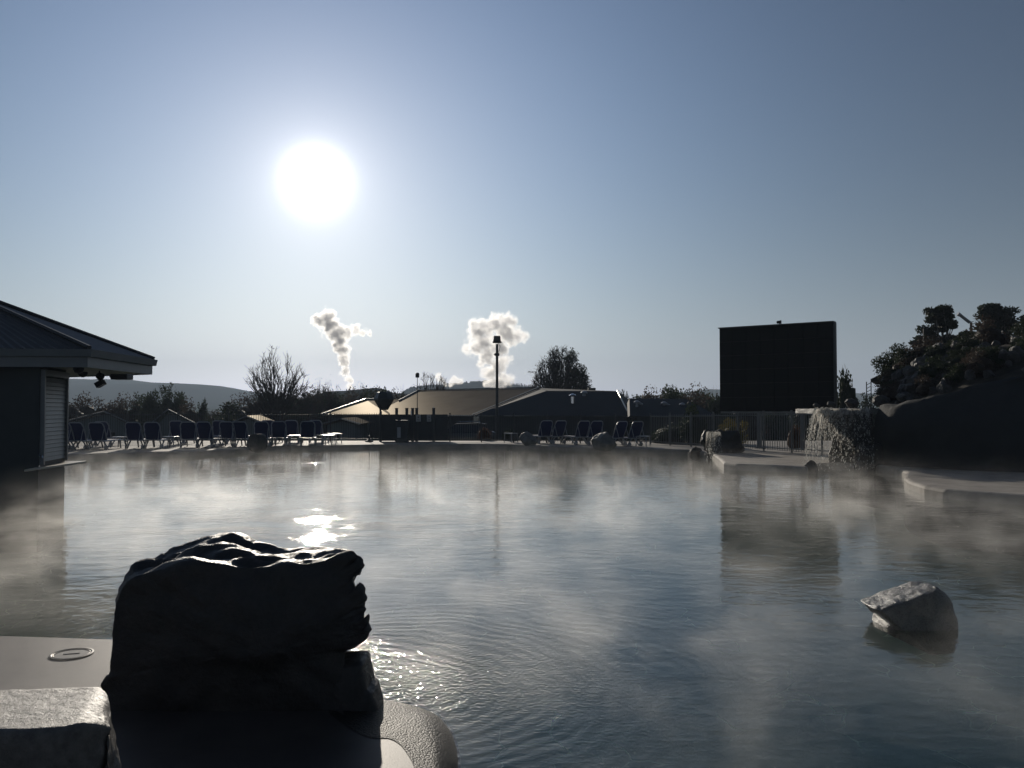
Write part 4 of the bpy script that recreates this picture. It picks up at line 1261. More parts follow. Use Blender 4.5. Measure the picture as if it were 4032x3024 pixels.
def grow(mb, p, d, ln, r, depth, rnd, prm, tips):
    nseg = prm.get('seg', 3)
    pts = [p.copy()]; rad = [r]
    q = p.copy(); dd = d.copy()
    for i in range(nseg):
        dd = (dd + rv(rnd) * prm.get('wob', 0.14) + Vector((0, 0, prm.get('up', 0.05)))).normalized()
        q = q + dd * ln / nseg
        pts.append(q.copy()); rad.append(r * (1 - (1 - prm.get('tap', 0.6)) * (i + 1) / nseg))
    mb.tube(pts, rad, prm['sides'][min(depth, len(prm['sides']) - 1)], cap=False)
    tips.append((pts[-1], depth, dd))
    if depth >= prm['depth']: return
    nch = prm['kids'][min(depth, len(prm['kids']) - 1)]
    for c in range(nch):
        f = prm.get('from', 0.35) + (1 - prm.get('from', 0.35)) * (c + rnd.random() * 0.8) / nch
        k = min(nseg - 1, int(f * nseg)); u = f * nseg - k
        bp = pts[k].lerp(pts[k + 1], min(1, u))
        sp = prm['spread'][min(depth, len(prm['spread']) - 1)]
        side = rv(rnd); side = (side - dd * side.dot(dd)).normalized()
        nd = (dd * math.cos(sp) + side * math.sin(sp) + Vector((0, 0, prm.get('lift', 0.1)))).normalized()
        grow(mb, bp, nd, ln * prm['len'] * rnd.uniform(0.75, 1.15), rad[min(k + 1, nseg)] * prm['rr'], depth + 1, rnd, prm, tips)

def bare_tree(name, px, Y, ytop, wpx, label, seed, cat='tree', prm=None, leafn=0, leafm=None, leafs=0.06, stems=3, group=None, trunk=0.12, kidscale=1):
    b = at_y(px, 1600, Y); z0 = gz(b.x, Y)
    H = at_y(px, ytop, Y).z - z0
    rnd = random.Random(seed)
    t = empty(name, (b.x, Y, z0), 0, label, cat, group)
    pr = dict(depth=4, kids=[4, 4, 4, 3], spread=[0.5, 0.5, 0.55, 0.6], sides=[6, 4, 3, 3, 3], len=0.62, rr=0.6, wob=0.12, up=0.05, lift=0.18)
    if prm: pr.update(prm)
    wd = wpx / F * Y
    mt = MB().tube([(0, 0, -0.2), (0, 0, H * trunk)], [H * 0.035, H * 0.026], 8)
    mt.build('trunk', pr.get('bark', M_BARK), t)
    mb = MB(); tips = []
    for i in range(stems):
        a = 2 * PI * i / stems + rnd.uniform(-0.4, 0.4)
        lean = pr.get('lean', 0.35) * rnd.uniform(0.5, 1.2)
        d = Vector((math.cos(a) * lean, math.sin(a) * lean, 1)).normalized()
        grow(mb, Vector((math.cos(a), math.sin(a), 0)) * 0.03 + Vector((0, 0, H * trunk)), d, H * 0.42, H * 0.018, 1, rnd, pr, tips)
    # fit to the height and width seen
    zs = [v[2] for v in mb.v]; xs = [v[0] for v in mb.v]
    kz = (H - H * trunk) / (max(zs) - H * trunk); kx = wd / (max(xs) - min(xs))
    kx = min(kx, 3)
    fit = lambda v: Vector((v[0] * kx, v[1] * kx, H * trunk + (v[2] - H * trunk) * kz))
    mb.v = [tuple(fit(v)) for v in mb.v]
    mb.build('branches', pr.get('bark', M_BARK), t, fix=False)
    if leafn:
        lm = MB()
        T = [fit(p) for p, dp, _ in tips if dp >= pr['depth'] - 1]
        w0 = pr.get('leafside')
        k = 0
        while k < leafn:
            p = rnd.choice(T)
            if w0 is not None and rnd.random() > w0(p, wd, H): 
                k += 0.5; continue
            leaf(lm, p + rv(rnd) * rnd.random() * leafs * 4, leafs * rnd.uniform(0.6, 1.3), rnd)
            k += 1
        if lm.v: lm.build('crown', leafm or M_LEAFB, t, fix=False)
    return t

def dome_tree(name, px, Y, ytop, wpx, label, seed, limbs=60, sub=5, twigs=4, leafn=0, leafs=0.08, leafm=None, side=None, upright=0.5, trunk=0.14, thick=1.0, ragged=0.12):
    """many limbs fanning out from a short trunk to a domed outline"""
    b = at_y(px, 1600, Y); z0 = gz(b.x, Y)
    H = at_y(px, ytop, Y).z - z0; W = wpx / F * Y
    rnd = random.Random(seed)
    t = empty(name, (b.x, Y, z0), 0, label, 'tree')
    zt = H * trunk
    MB().tube([(0, 0, -0.2), (0, 0, zt + 0.2)], [0.30 * thick, 0.22 * thick], 8).build('trunk', M_BARK, t)
    mb = MB(); tips = []
    def onto(d, f=1.0):
        k_ = (math.hypot(d.x, d.y) ** 2.7 + abs(d.z) ** 2.7) ** (-1 / 2.7)
        return Vector((d.x * W / 2 * f * k_, d.y * W / 2 * f * k_, zt + d.z * (H - zt) * f * k_))
    for i in range(limbs):
        a = rnd.uniform(0, 2 * PI); zz = rnd.random() ** upright
        zz = max(0.06, min(0.995, zz)); rr = math.sqrt(1 - zz * zz)
        d = Vector((math.cos(a) * rr, math.sin(a) * rr, zz))
        e = onto(d, rnd.uniform(1 - ragged * 2, 1.0))
        s0_ = Vector((math.cos(a) * 0.1, math.sin(a) * 0.1, zt * rnd.uniform(0.7, 1.1)))
        c1 = s0_.lerp(e, 0.4) + Vector((0, 0, 0.10 * H * (1 - zz))) + rv(rnd) * 0.15
        c2 = s0_.lerp(e, 0.72) + Vector((0, 0, 0.05 * H * (1 - zz))) + rv(rnd) * 0.15
        pts = [s0_, c1, c2, e]
        r0_ = 0.07 * thick
        mb.tube(pts, [r0_, r0_ * 0.62, r0_ * 0.4, 0.012], 4, cap=False)
        for k in range(sub):
            f = rnd.uniform(0.25, 0.95)
            seg = min(2, int(f * 3)); bp = pts[seg].lerp(pts[seg + 1], f * 3 - seg)
            dd = (e - s0_).normalized()
            sd_ = rv(rnd); sd_ = (sd_ - dd * sd_.dot(dd)).normalized()
            L1 = H * rnd.uniform(0.10, 0.22)
            q = bp + (dd * 0.85 + sd_ * 0.45 + Vector((0, 0, 0.25))).normalized() * L1
            # keep inside the dome
            kq = math.sqrt((q.x / (W / 2)) ** 2 + (q.y / (W / 2)) ** 2 + (max(0, q.z - zt) / (H - zt)) ** 2)
            if kq > 1.0: q = Vector((q.x / kq, q.y / kq, zt + (q.z - zt) / kq))
            mb.tube([bp, bp.lerp(q, 0.5) + rv(rnd) * 0.06, q], [0.03 * thick, 0.021 * thick, 0.011], 3, cap=False)
            tips.append(q)
            for j in range(twigs):
                g = bp.lerp(q, rnd.uniform(0.3, 1.0)); w_ = (dd + rv(rnd) * 0.8).normalized() * H * rnd.uniform(0.03, 0.075)
                mb.tube([g, g + w_], [0.016, 0.010], 3, cap=False)
                tips.append(g + w_)
    mb.build('branches', M_BARK, t, fix=False)
    if leafn:
        lm = MB(); k = 0; tries = 0
        while k < leafn and tries < leafn * 20:
            tries += 1
            p = rnd.choice(tips)
            if side and rnd.random() > side(p.x / (W / 2), (p.z - zt) / (H - zt)): continue
            for _ in range(3): leaf(lm, p + rv(rnd) * rnd.random() * leafs * 3, leafs * rnd.uniform(0.6, 1.3), rnd)
            k += 3
        lm.build('crown', leafm or M_LEAF, t, fix=False)
    return t

def crown_mesh(name, rx, ry, rz, n, ls, seed, m, lumps=14, fill=0.55, flat=0.0):
    """leaf-sized faces in many overlapping clumps with gaps between them"""
    rnd = random.Random(seed)
    mb = MB()
    L_ = []
    for _ in range(lumps):
        d = rv(rnd)
        f = rnd.uniform(0.35, 0.85)
        c = Vector((d.x * rx * f, d.y * ry * f, d.z * rz * f))
        if c.z < -rz * 0.6: c.z *= 0.5
        L_.append((c, rnd.uniform(0.26, 0.5)))
    for i in range(n):
        c, r = rnd.choice(L_)
        d = rv(rnd) * (rnd.random() ** (1 / 2.2)) * r
        p = c + Vector((d.x * rx, d.y * ry, d.z * rz * (1 - flat)))
        leaf(mb, p, ls * rnd.uniform(0.6, 1.4), rnd)
    me = mb.mesh(name); me.materials.append(m)
    return me
def inner_mass(name, rx, ry, rz, seed, m):
    me = rock_mesh(name, (rx * 1.25, ry * 1.25, rz * 1.3), seed, m, sub=3, cuts=0, rough=0.25, nscale=1.8)
    return me

SH = {}
def shrub_kind(key, n, ls, m, lumps=16):
    if key not in SH:
        s = abs(hash(key)) % 97 if False else sum(ord(c) for c in key)
        SH[key] = (crown_mesh('crown', 0.5, 0.5, 0.5, n, ls, s, m, lumps), rock_mesh('trunk', (0.75, 0.75, 0.8), s, M_BARK if False else m, sub=3, cuts=0, rough=0.3, nscale=1.6))
    return SH[key]

def shrub(name, px, Y, ytop, wpx, key, label, group=None, rz=0, cat='shrub', zbase=None, yb=None, dy=1.0):
    b = at_y(px, 1600, Y); z0 = gz(b.x, Y) if zbase is None else zbase
    H = at_y(px, ytop, Y).z - z0
    W = wpx / F * Y
    t = empty(name, (b.x, Y, z0), 0, label, cat, group)
    cm, tm = SH[key]
    c = new_obj('crown', cm, t); c.scale = (W, W * dy, H * 1.08); c.location = (0, 0, H * 0.47); c.rotation_euler = (0, 0, rz)
    s = new_obj('inner_foliage', tm, t); s.scale = (W * 0.95, W * 0.95 * dy, H * 0.93); s.location = (0, 0, 0.0)
    return t
for key, n, ls, m in (('dark_a', 2600, 0.035, M_LEAF), ('dark_b', 2600, 0.03, M_LEAF), ('brown_a', 2200, 0.03, M_LEAFB), ('brown_b', 1800, 0.028, M_LEAFB), ('yellow', 2200, 0.03, M_LEAFY),
                      ('gum', 2600, 0.03, M_LEAFG), ('fine', 5000, 0.02, M_LEAF), ('russet', 4000, 0.022, M_LEAFR)):
    shrub_kind(key, n, ls, m)

# left belt of trees behind the cabins
rnd = random.Random(12)
belt = [(190, 1540, 150, 'dark_a'), (285, 1556, 130, 'brown_a'), (345, 1548, 110, 'brown_b'), (410, 1560, 120, 'brown_a'), (470, 1552, 120, 'brown_b'), (540, 1545, 110, 'dark_b'),
        (600, 1524, 100, 'dark_a'), (655, 1508, 110, 'dark_b'), (702, 1526, 80, 'dark_a'), (752, 1568, 90, 'brown_b'), (797, 1560, 45, 'dark_a'), (830, 1612, 90, 'brown_a')]
for i, (px, yt, wp, key) in enumerate(belt):
    shrub('belt_tree', px, 82 + (i % 3) * 3, yt, wp * 1.25, key, 'hazy %s tree in the belt left of the domed hedge, %s from the left' % ('reddish brown' if 'brown' in key else 'dark green', ords[i]),
          'trees in the belt behind the cabins', rnd.uniform(0, 6), 'tree')
shrub('domed_hedge', 884, 60, 1588, 165, 'fine', 'large dark domed hedge behind the left loungers', cat='hedge')
dark_wood = [(925, 1585, 130), (990, 1560, 130), (1060, 1552, 130), (1130, 1545, 140), (1200, 1538, 130), (1265, 1540, 120), (1325, 1540, 120), (1385, 1546, 110), (1440, 1536, 110), (1490, 1530, 90), (1545, 1545, 80), (1596, 1560, 70)]
for i, (px, yt, wp) in enumerate(dark_wood):
    shrub('wood_tree', px, 92 + (i % 3) * 3, yt - 14, wp * 1.45, ('dark_a', 'brown_b', 'dark_b')[i % 3], 'dark tree in the dense wood behind the brown roof, %s from the left' % ords[i],
          'trees in the dense wood left of centre', rnd.uniform(0, 6), 'tree')
# bare trees
dome_tree('bare_tree', 1085, 86, 1368, 300, 'big bare tree with upright twiggy branches left of the smaller steam column', 5, limbs=64, sub=7, twigs=5, leafn=260, leafs=0.11, upright=1.0, thick=1.35, ragged=0.2,
          side=lambda x, z: 0.06 + (1.0 if z > 0.75 and -0.6 < x < 0.0 else 0) + (0.5 if z < 0.45 else 0), leafm=M_LEAFB)
bare_tree('bare_tree', 1228, 88, 1480, 130, 'small thin bare tree beside the big bare one', 8, stems=5, prm=dict(depth=4, lean=0.5, up=0.1), leafn=120, leafs=0.08)
bare_tree('bare_tree', 1290, 90, 1486, 110, 'small bare tree directly left of the foot of the smaller steam column', 18, stems=5, prm=dict(depth=4, lean=0.5, up=0.1), leafn=300, leafs=0.09)
bare_tree('bare_tree', 1475, 88, 1492, 120, 'low thin leaved tree right of the foot of the smaller steam column', 28, stems=5, prm=dict(depth=4, lean=0.5, up=0.1), leafn=300, leafs=0.09)
bare_tree('bare_tree', 1395, 88, 1510, 100, 'thin shrubby bare tree above the lit brown roof ridge', 38, stems=5, prm=dict(depth=4, lean=0.6), leafn=260, leafs=0.08)
dome_tree('bare_tree', 1700, 84, 1452, 180, 'spreading bare tree behind the drum lamp', 31, limbs=38, sub=7, twigs=5, upright=1.1, thick=0.95, ragged=0.2)
bare_tree('bare_tree', 1612, 86, 1500, 90, 'low bare tree at the left of the drum lamp', 41, stems=5, prm=dict(depth=4, lean=0.7), leafn=0)
bare_tree('bare_tree', 1768, 90, 1490, 90, 'faint bare tree in front of the small steam puff', 43, stems=4, prm=dict(depth=4, lean=0.4), leafn=0)
dome_tree('round_tree', 2206, 84, 1370, 256, 'round crowned tree with dense fine branches and leaves on its right side', 77, limbs=170, sub=8, twigs=5, leafn=12000, leafs=0.085, upright=1.0, thick=1.1, ragged=0.035,
          side=lambda x, z: 1.0 if (x > 0.35 or x > 0.9 - z) and x + 0.15 * math.sin(z * 17) > 0.12 else 0.10)
bare_tree('bare_tree', 2790, 88, 1500, 110, 'pale wispy bare tree left of the big screen', 53, stems=6, prm=dict(depth=4, lean=0.5), leafn=0)
shrub('ridge_shrub', 1966, 62, 1510, 46, 'dark_a', 'small leafy treetop showing over the roof at the lamp post', cat='tree')
# right belt
rb = [(2480, 1560, 90), (2545, 1532, 110), (2610, 1522, 110), (2665, 1514, 120), (2725, 1522, 110), (2780, 1538, 110), (2840, 1545, 110), (2930, 1560, 120), (3060, 1575, 120), (3180, 1570, 110), (3255, 1545, 90), (3420, 1555, 110)]
for i, (px, yt, wp) in enumerate(rb):
    shrub('wood_tree', px, 70 + (i % 3) * 3, yt - 6, wp * 1.5, ('dark_a', 'brown_b', 'dark_b')[i % 3], 'dark tree of the wood right of the black roofs, %s from the left' % ords[i],
          'trees in the wood right of the black roofs', rnd.uniform(0, 6), 'tree')
shrub('conifer', 2455, 66, 1500, 62, 'gum', 'small dark knobbly conifer rising over the black roof', cat='tree')
shrub('conifer', 2405, 72, 1540, 50, 'gum', 'tiny dark treetop just left of the knobbly conifer', cat='tree')
shrub('bushy_tree', 3338, 48, 1428, 118, 'dark_a', 'dense dark bushy tree right of the big screen', cat='tree')
for i, (px, yt, wp) in enumerate([(2520, 1546, 110), (2575, 1540, 120), (2640, 1532, 120), (2700, 1530, 120), (2760, 1540, 120), (2815, 1548, 100)]):
    shrub('wood_tree', px, 80 + (i % 2) * 3, yt, wp * 1.6, ('dark_b', 'dark_a', 'brown_a')[i % 3], 'dark rear tree of the wood right of the black roofs, %s from the left' % ords[i], 'trees at the rear of the right wood', rnd.uniform(0, 6), 'tree')
# hedges near the fence on the right
shrub('clipped_hedge', 2640, 39.5, 1646, 190, 'fine', 'wide clipped dark hedge behind the fence right of the loungers', cat='hedge', zbase=-0.1)
shrub('flowering_shrub', 2740, 37.6, 1585, 130, 'dark_b', 'tall loose shrub with glinting leaves left of the big screen', zbase=-0.1)
shrub('golden_hedge', 2885, 38.3, 1645, 130, 'yellow', 'golden topped hedge under the big screen', cat='hedge', zbase=-0.1)
shrub('russet_shrub', 3125, 34.2, 1648, 70, 'russet', 'small russet shrub between the screen legs and the waterfall', zbase=-0.1)
shrub('ball_shrub', 1905, 43.0, 1665, 68, 'russet', 'reddish topped ball shrub at the lamp post', zbase=-0.15)
shrub('ball_shrub', 2000, 43.0, 1673, 62, 'fine', 'dark ball shrub right of the reddish one', zbase=-0.15)

# ------------------------------------------------------------------ rockery mound and sprayed concrete wall
M_SOIL = mat('rockery_soil', (0.045, 0.04, 0.033), 0.95, 0.4, 2.0, spec=0.1, bump=0.03, bscale=6)
M_SHOT = mat('sprayed_concrete', (0.035, 0.037, 0.038), 0.85, 0.15, 0.8, bump=0.02, bscale=9, spec=0.2)
sky_px = [(3435, 1590), (3470, 1545), (3500, 1510), (3560, 1455), (3620, 1430), (3700, 1395), (3800, 1375), (3900, 1362), (4032, 1345), (4300, 1320), (4700, 1300)]
def skyline(X, Y):
    px = 2016 + X / Y * F
    for (a, ya), (b, yb_) in zip(sky_px, sky_px[1:]):
        if a <= px <= b: return CH + (1610 - (ya + (yb_ - ya) * (px - a) / (b - a))) / F * Y
    return CH + (1610 - (sky_px[0][1] if px < 3435 else sky_px[-1][1])) / F * Y
wall_base = resample([Vector((10.35, 24.4, 0)), Vector((10.55, 23.4, 0)), Vector((11.1, 22.6, 0)), Vector((11.9, 21.9, 0)), Vector((13.2, 21.0, 0)), Vector((15.5, 20.2, 0)), Vector((20, 19.4, 0))], 60)
wall_base = smooth_pts(wall_base, 6)
def rise(u, x=0.0): return 1.05 * min(1.0, max(0.0, u - 0.06) / 0.42) + 0.10 * mnoise.noise(Vector((u * 21, 0.3, x)))
def wall_surf():
    vs, fs = [], []
    K = 26
    for i, p in enumerate(wall_base):
        a = wall_base[max(0, i - 1)]; b = wall_base[min(len(wall_base) - 1, i + 1)]
        u = (b - a).normalized(); n = Vector((-u.y, u.x, 0))
        if n.y < 0: n = -n
        for k in range(K + 1):
            f = k / K
            z = -1.0 + f * (2.9 + rise(i / (len(wall_base) - 1)))
            off = 0.55 * max(0, (z - 0.9)) ** 2 * 0.8 + 0.10 * math.sin(z * 2.1 + i * 0.2)
            if z < 0.3: off -= 0.25 * (0.3 - z) 
            d = mnoise.fractal(Vector((p.x * 0.9, z * 0.9, p.y * 0.5)), 0.8, 2, 4) * 0.17
            q = p + n * (off + d)
            vs.append((q.x, q.y, z))
        q = p + n * 3.0; vs.append((q.x, q.y, 2.0 + rise(i / (len(wall_base) - 1))))
    m = K + 2
    for i in range(len(wall_base) - 1):
        for k in range(K + 1):
            a = i * m + k
            fs.append((a, a + m, a + m + 1, a + 1))
    return MB().add(vs, fs)
o = wall_surf().build('sprayed_rock_wall', M_SHOT, smooth=True, fix=False)
tag(o, 'smooth dark sprayed concrete rock wall on the right of the pool', 'rock wall')

us_ = [i / 70 for i in range(71)]
def mound_pt(u, v):
    # u along the wall, v backwards
    i = u * (len(wall_base) - 1); k = min(int(i), len(wall_base) - 2)
    p = wall_base[k].lerp(wall_base[k + 1], i - k)
    q = Vector((p.x + 0.8 + v * 3.6 + 0.0, p.y + 0.9 + v * 7.0, 0))
    top = skyline(q.x, q.y + 0.001)
    z0_ = 1.86 + rise(u)
    zt = z0_ + max(0.0, (top - z0_)) * (1 - (1 - min(1, v * 1.15)) ** 1.7) if v > 0 else z0_
    zt = min(zt, max(z0_, top - 0.12))
    zt += mnoise.fractal(q * 0.8, 0.8, 2, 4) * 0.12
    return Vector((q.x, q.y, zt))
vs = []; nu, nv = 90, 30
for j in range(nv + 1):
    for i in range(nu + 1):
        vs.append(mound_pt(i / nu, j / nv))
last = [Vector((p.x + 3, p.y + 5, 0.0)) for p in vs[-(nu + 1):]]
vs += last
fs = [(j * (nu + 1) + i, j * (nu + 1) + i + 1, (j + 1) * (nu + 1) + i + 1, (j + 1) * (nu + 1) + i) for j in range(nv + 1) for i in range(nu)]
o = MB().add(vs, fs).build('rockery_hill', M_SOIL, smooth=True, fix=False)
tag(o, 'dark planted rockery mound rising behind the concrete wall', None, None, 'structure')
rnd = random.Random(99)
M_MROCK = rock_mat('mound_rock', (0.03, 0.029, 0.027), (0.085, 0.08, 0.072), 0.7, 0.02, 5.0)
rkm = [rock_mesh('rock', (1, 0.8, 0.7), 200 + i, (M_DARKROCK, M_MROCK, M_DARKROCK, M_PALE)[i % 4], sub=3, cuts=16, rough=0.14, flat_facets=True) for i in range(8)]
rvar = {'dark': [rkm[i] for i in (0, 2, 4, 6)], 'grey': [rkm[1], rkm[5]], 'pale': [rkm[3], rkm[7]]}
def zone_v(v): return 'at the foot of the mound' if v < 0.3 else ('halfway up the mound' if v < 0.7 else 'on the crest of the mound')
def zone_u(u): return 'close to the waterfall' if u < 0.1 else ('left of the gum trees' if u < 0.25 else ('below the gum trees' if u < 0.42 else 'towards the right photo edge'))
def mound_rock(px, Yi, s, kind, label, group, lift=0.0, q=None):
    pass
cnt = 0
for k in range(190):
    u = rnd.random() ** 1.6 * 0.62; v = rnd.random() ** 0.9
    p = mound_pt(u, v)
    kind = 'grey' if rnd.random() < 0.16 else 'dark'
    s = rnd.uniform(0.2, 0.62) * (1.15 if v > 0.5 else 0.9)
    o = bpy.data.objects.new('rockery_rock', rnd.choice(rvar[kind])); col.objects.link(o)
    o.location = (p.x, p.y, p.z - s * 0.18); o.scale = (s, s * rnd.uniform(0.6, 1.2), s * rnd.uniform(0.8, 1.5)); o.rotation_euler = (rnd.uniform(-0.7, 0.7), rnd.uniform(-0.7, 0.7), rnd.uniform(0, 6.28))
    lab = '%s %s angular rock %s, %s' % ('small' if s < 0.36 else ('larger' if s > 0.52 else 'mid-sized'), kind if kind == 'dark' else 'greyish', zone_v(v), zone_u(u))
    tag(o, lab, 'rock', 'rocks piled on the mound: ' + lab)
def on_mound(px, py):
    """first point of the mound seen along the ray through this pixel"""
    d = ray(px, py)
    best = None
    for j in range(nv + 1):
        for i in range(nu + 1):
            p = vs[j * (nu + 1) + i]
            t = p.y / d.y
            e = (d * t + Vector((0, 0, CH)) - p).length
            if best is None or e < best[0]: best = (e, p)
    return best[1]
pale = [(3676, 1402, 0.75, 'pale leaning rock standing high on the rockery'), (3540, 1497, 0.45, 'pale wedge-shaped rock halfway up the rockery'), (3592, 1528, 0.55, 'rounded pale rock on the lower rockery'),
        (3473, 1530, 0.4, 'pale upright rock near the shelter roof'), (3493, 1565, 0.35, 'small pale stone above the end of the waterfall slab'), (3780, 1375, 0.6, 'grey pale rock below the slanted floodlight'),
        (3812, 1455, 0.3, 'small pale stone in the middle of the dark slope'), (3895, 1335, 0.6, 'pale upright rock on the crest near the thin post'), (3600, 1487, 0.55, 'long pale rock in the middle of the rockery'),
        (3560, 1575, 0.35, 'pale sliver of rock low on the slope'), (3440, 1570, 0.5, 'hazy grey boulder beside the waterfall slab')]
for px, py, s, lab in pale:
    p = on_mound(px, py)
    o = bpy.data.objects.new('rockery_rock', rnd.choice(rvar['pale' if s < 0.42 else 'grey'])); col.objects.link(o)
    o.location = (p.x - 0.1, p.y - 0.25, p.z - 0.05); o.scale = (s, s, s * 1.1); o.rotation_euler = (rnd.uniform(-0.5, 0.5), rnd.uniform(-0.5, 0.5), rnd.uniform(0, 6.28))
    tag(o, lab, 'rock')
# low plants on the mound
mkeys = ['dark_a', 'gum', 'brown_b', 'dark_b']
for k in range(85):
    u = rnd.random() ** 1.3 * 0.75; v = rnd.uniform(0.1, 1.0)
    p = mound_pt(u, v)
    cm, tm = SH[mkeys[k % 4]]
    s = rnd.uniform(0.5, 1.2) * (1.5 if v > 0.8 else 1.0)
    t = empty('rockery_shrub', (p.x, p.y, p.z - 0.1), 0, 'low %s shrub %s, %s' % ('brownish' if k % 4 == 2 else 'dark green', zone_v(v), zone_u(u)), 'shrub', 'low %s shrubs %s, %s' % ('brownish' if k % 4 == 2 else 'dark green', zone_v(v), zone_u(u)))
    c = new_obj('crown', cm, t); c.scale = (s, s, s * 0.8); c.location = (0, 0, s * 0.3); c.rotation_euler = (0, 0, rnd.uniform(0, 6))
    s2 = new_obj('inner_foliage', tm, t); s2.scale = (s * 0.8, s * 0.8, s * 0.6)

# gum trees behind the mound
def gum(px, Y, ytop, wpx, label, seed, clumps):
    b = at_y(px, 1600, Y); z0 = 0.0
    H = at_y(px, ytop, Y).z - z0; W = wpx / F * Y
    rg_ = random.Random(seed)
    t = empty('gum_tree', (b.x, Y, z0), 0, label, 'tree')
    MB().tube([(0, 0, -0.3), (0.1, 0, H * 0.3)], [0.22, 0.17], 8).build('trunk', M_GUMBARK, t)
    br = MB(); lv = MB()
    for c in range(clumps):
        a = rg_.uniform(0, 2 * PI); f = rg_.random() ** 0.6
        zz = rg_.uniform(0.34, 1.0)
        rr = W / 2 * (1.0 - 0.72 * max(0, zz - 0.5) / 0.5) * f
        e = Vector((math.cos(a) * rr, math.sin(a) * rr * 0.8, H * zz - 0.25))
        m0 = Vector((0.1, 0, H * rg_.uniform(0.28, 0.45)))
        md = m0.lerp(e, 0.5) + Vector((rg_.uniform(-0.3, 0.3), 0, rg_.uniform(-0.1, 0.5)))
        br.tube([m0, md, e], [0.09, 0.05, 0.02], 5, cap=False)
        R0 = W * rg_.uniform(0.05, 0.12)
        for k in range(240):
            d = rv(rg_) * (rg_.random() ** 0.45)
            leaf(lv, e + Vector((d.x * R0 * 1.3, d.y * R0 * 1.3, d.z * R0 * 0.62 + 0.1)), 0.10 * rg_.uniform(0.6, 1.4), rg_)
    br.build('branches', M_GUMBARK, t, fix=False)
    lv.build('crown', M_LEAFG, t, fix=False)
gum(3705, 44, 1202, 250, 'gum tree with open rounded crown behind the middle of the rockery', 3, 90)
gum(3930, 46, 1190, 270, 'spreading gum tree rising over the crest at the right edge', 6, 105)
gum(4080, 44, 1215, 240, 'gum tree cut off by the right edge of the photo', 9, 90)
gum(3628, 43, 1350, 105, 'smaller gum sapling at the left foot of the crest', 13, 50)
gum(3620, 42, 1330, 140, 'half hidden gum tree beside the thin aerial', 15, 50)
gum(3820, 42, 1300, 160, 'low dense gum tree behind the slanted floodlight post', 19, 60)

# shelter roof behind the rockery
sa, sb, sc_, sdd = at_y(3428, 1503, 33), at_y(3428, 1492, 33), at_y(3590, 1420, 33), at_y(3700, 1503, 33)
sh_ = empty('shelter', (sa.x, 33, 0.0), 0, 'dark sloping shelter roof sticking out behind the left end of the rockery', 'shelter')
oL = Vector((sa.x, 33, 0))
pr = [sa - oL, sb - oL, sc_ - oL, sdd - oL]
MB().add(pr + [p + Vector((1.95, 4, 0)) for p in pr], [(0, 1, 2, 3), (7, 6, 5, 4), (0, 1, 5, 4), (1, 2, 6, 5), (2, 3, 7, 6), (3, 0, 4, 7)]).build('roof', M_ROOFD, sh_)
lt = MB()
for dx in (-0.02, 0.16):
    lt.tube([(dx - 0.1, 0.1, 0), (dx - 0.1, 0.1, sa.z)], 0.02, 5)
for k in range(12):
    z = 1.2 + k * 0.14
    if z < sa.z: lt.tube([(-0.12, 0.1, z), (0.06, 0.1, z + 0.1)], 0.012, 4)
lt.build('lattice_post', M_FENCE, sh_)
for dx in (0.9, 2.2): MB().tube([(dx, 0.4, 0), (dx, 0.4, sa.z)], 0.06, 6).build('post', M_FENCE, sh_)
# slanted floodlight on a post, thin posts, aerial
fq = at_y(3800, 1252, 36)
fp = empty('floodlight_post', (fq.x + 0.25, 36, 0.5), 0, 'dark post carrying a slanted pale floodlight bar between the gum trees', 'floodlight')
e0, e1 = at_y(3777, 1238, 36), at_y(3818, 1270, 36)
oo_ = Vector(fp.location)
MB().tube([(0, 0, 0), (0, 0, e1.z - 0.5)], [0.07, 0.05], 8).build('post', M_FENCE, fp)
MB().tube([e0 - oo_, e1 - oo_], 0.07, 8).build('lamp_bar', M_POSTL, fp)
MB().tube([e0 - oo_ + Vector((-0.06, 0, 0.03)), e0 - oo_ + Vector((0.02, 0, -0.02))], 0.085, 8).build('lamp_cap', M_WHITE, fp)
tq = at_y(3637, 1340, 34)
tpz = empty('thin_aerial', (tq.x, 34, 1.5), 0, 'thin upright whip aerial with a comb aerial beside it left of the gum trees', 'aerial')
MB().tube([(0, 0, 0), (0, 0, at_y(3637, 1294, 34).z - 1.5)], 0.018, 6).build('whip', M_FENCE, tpz)
zc_ = at_y(3620, 1347, 34).z - 1.5; xa = at_y(3596, 1347, 34).x - tq.x
cm_ = MB().tube([(xa, 0, zc_), (0.05, 0, zc_)], 0.012, 5)
for k in range(5): cm_.tube([(xa + 0.07 * k, 0, zc_ - 0.07), (xa + 0.07 * k, 0, zc_ + 0.05)], 0.012, 4)
cm_.build('comb', M_FENCE, tpz)
for px, yt, yb, lab in ((3948, 1302, 1345, 'thin pale stake standing on the crest of the rockery'),):
    a = at_y(px, yb + 10, 33); b = at_y(px, yt, 33)
    o = MB().tube([a, b], [0.04, 0.03], 6).build('stake', M_POSTL); tag(o, lab, 'stake')

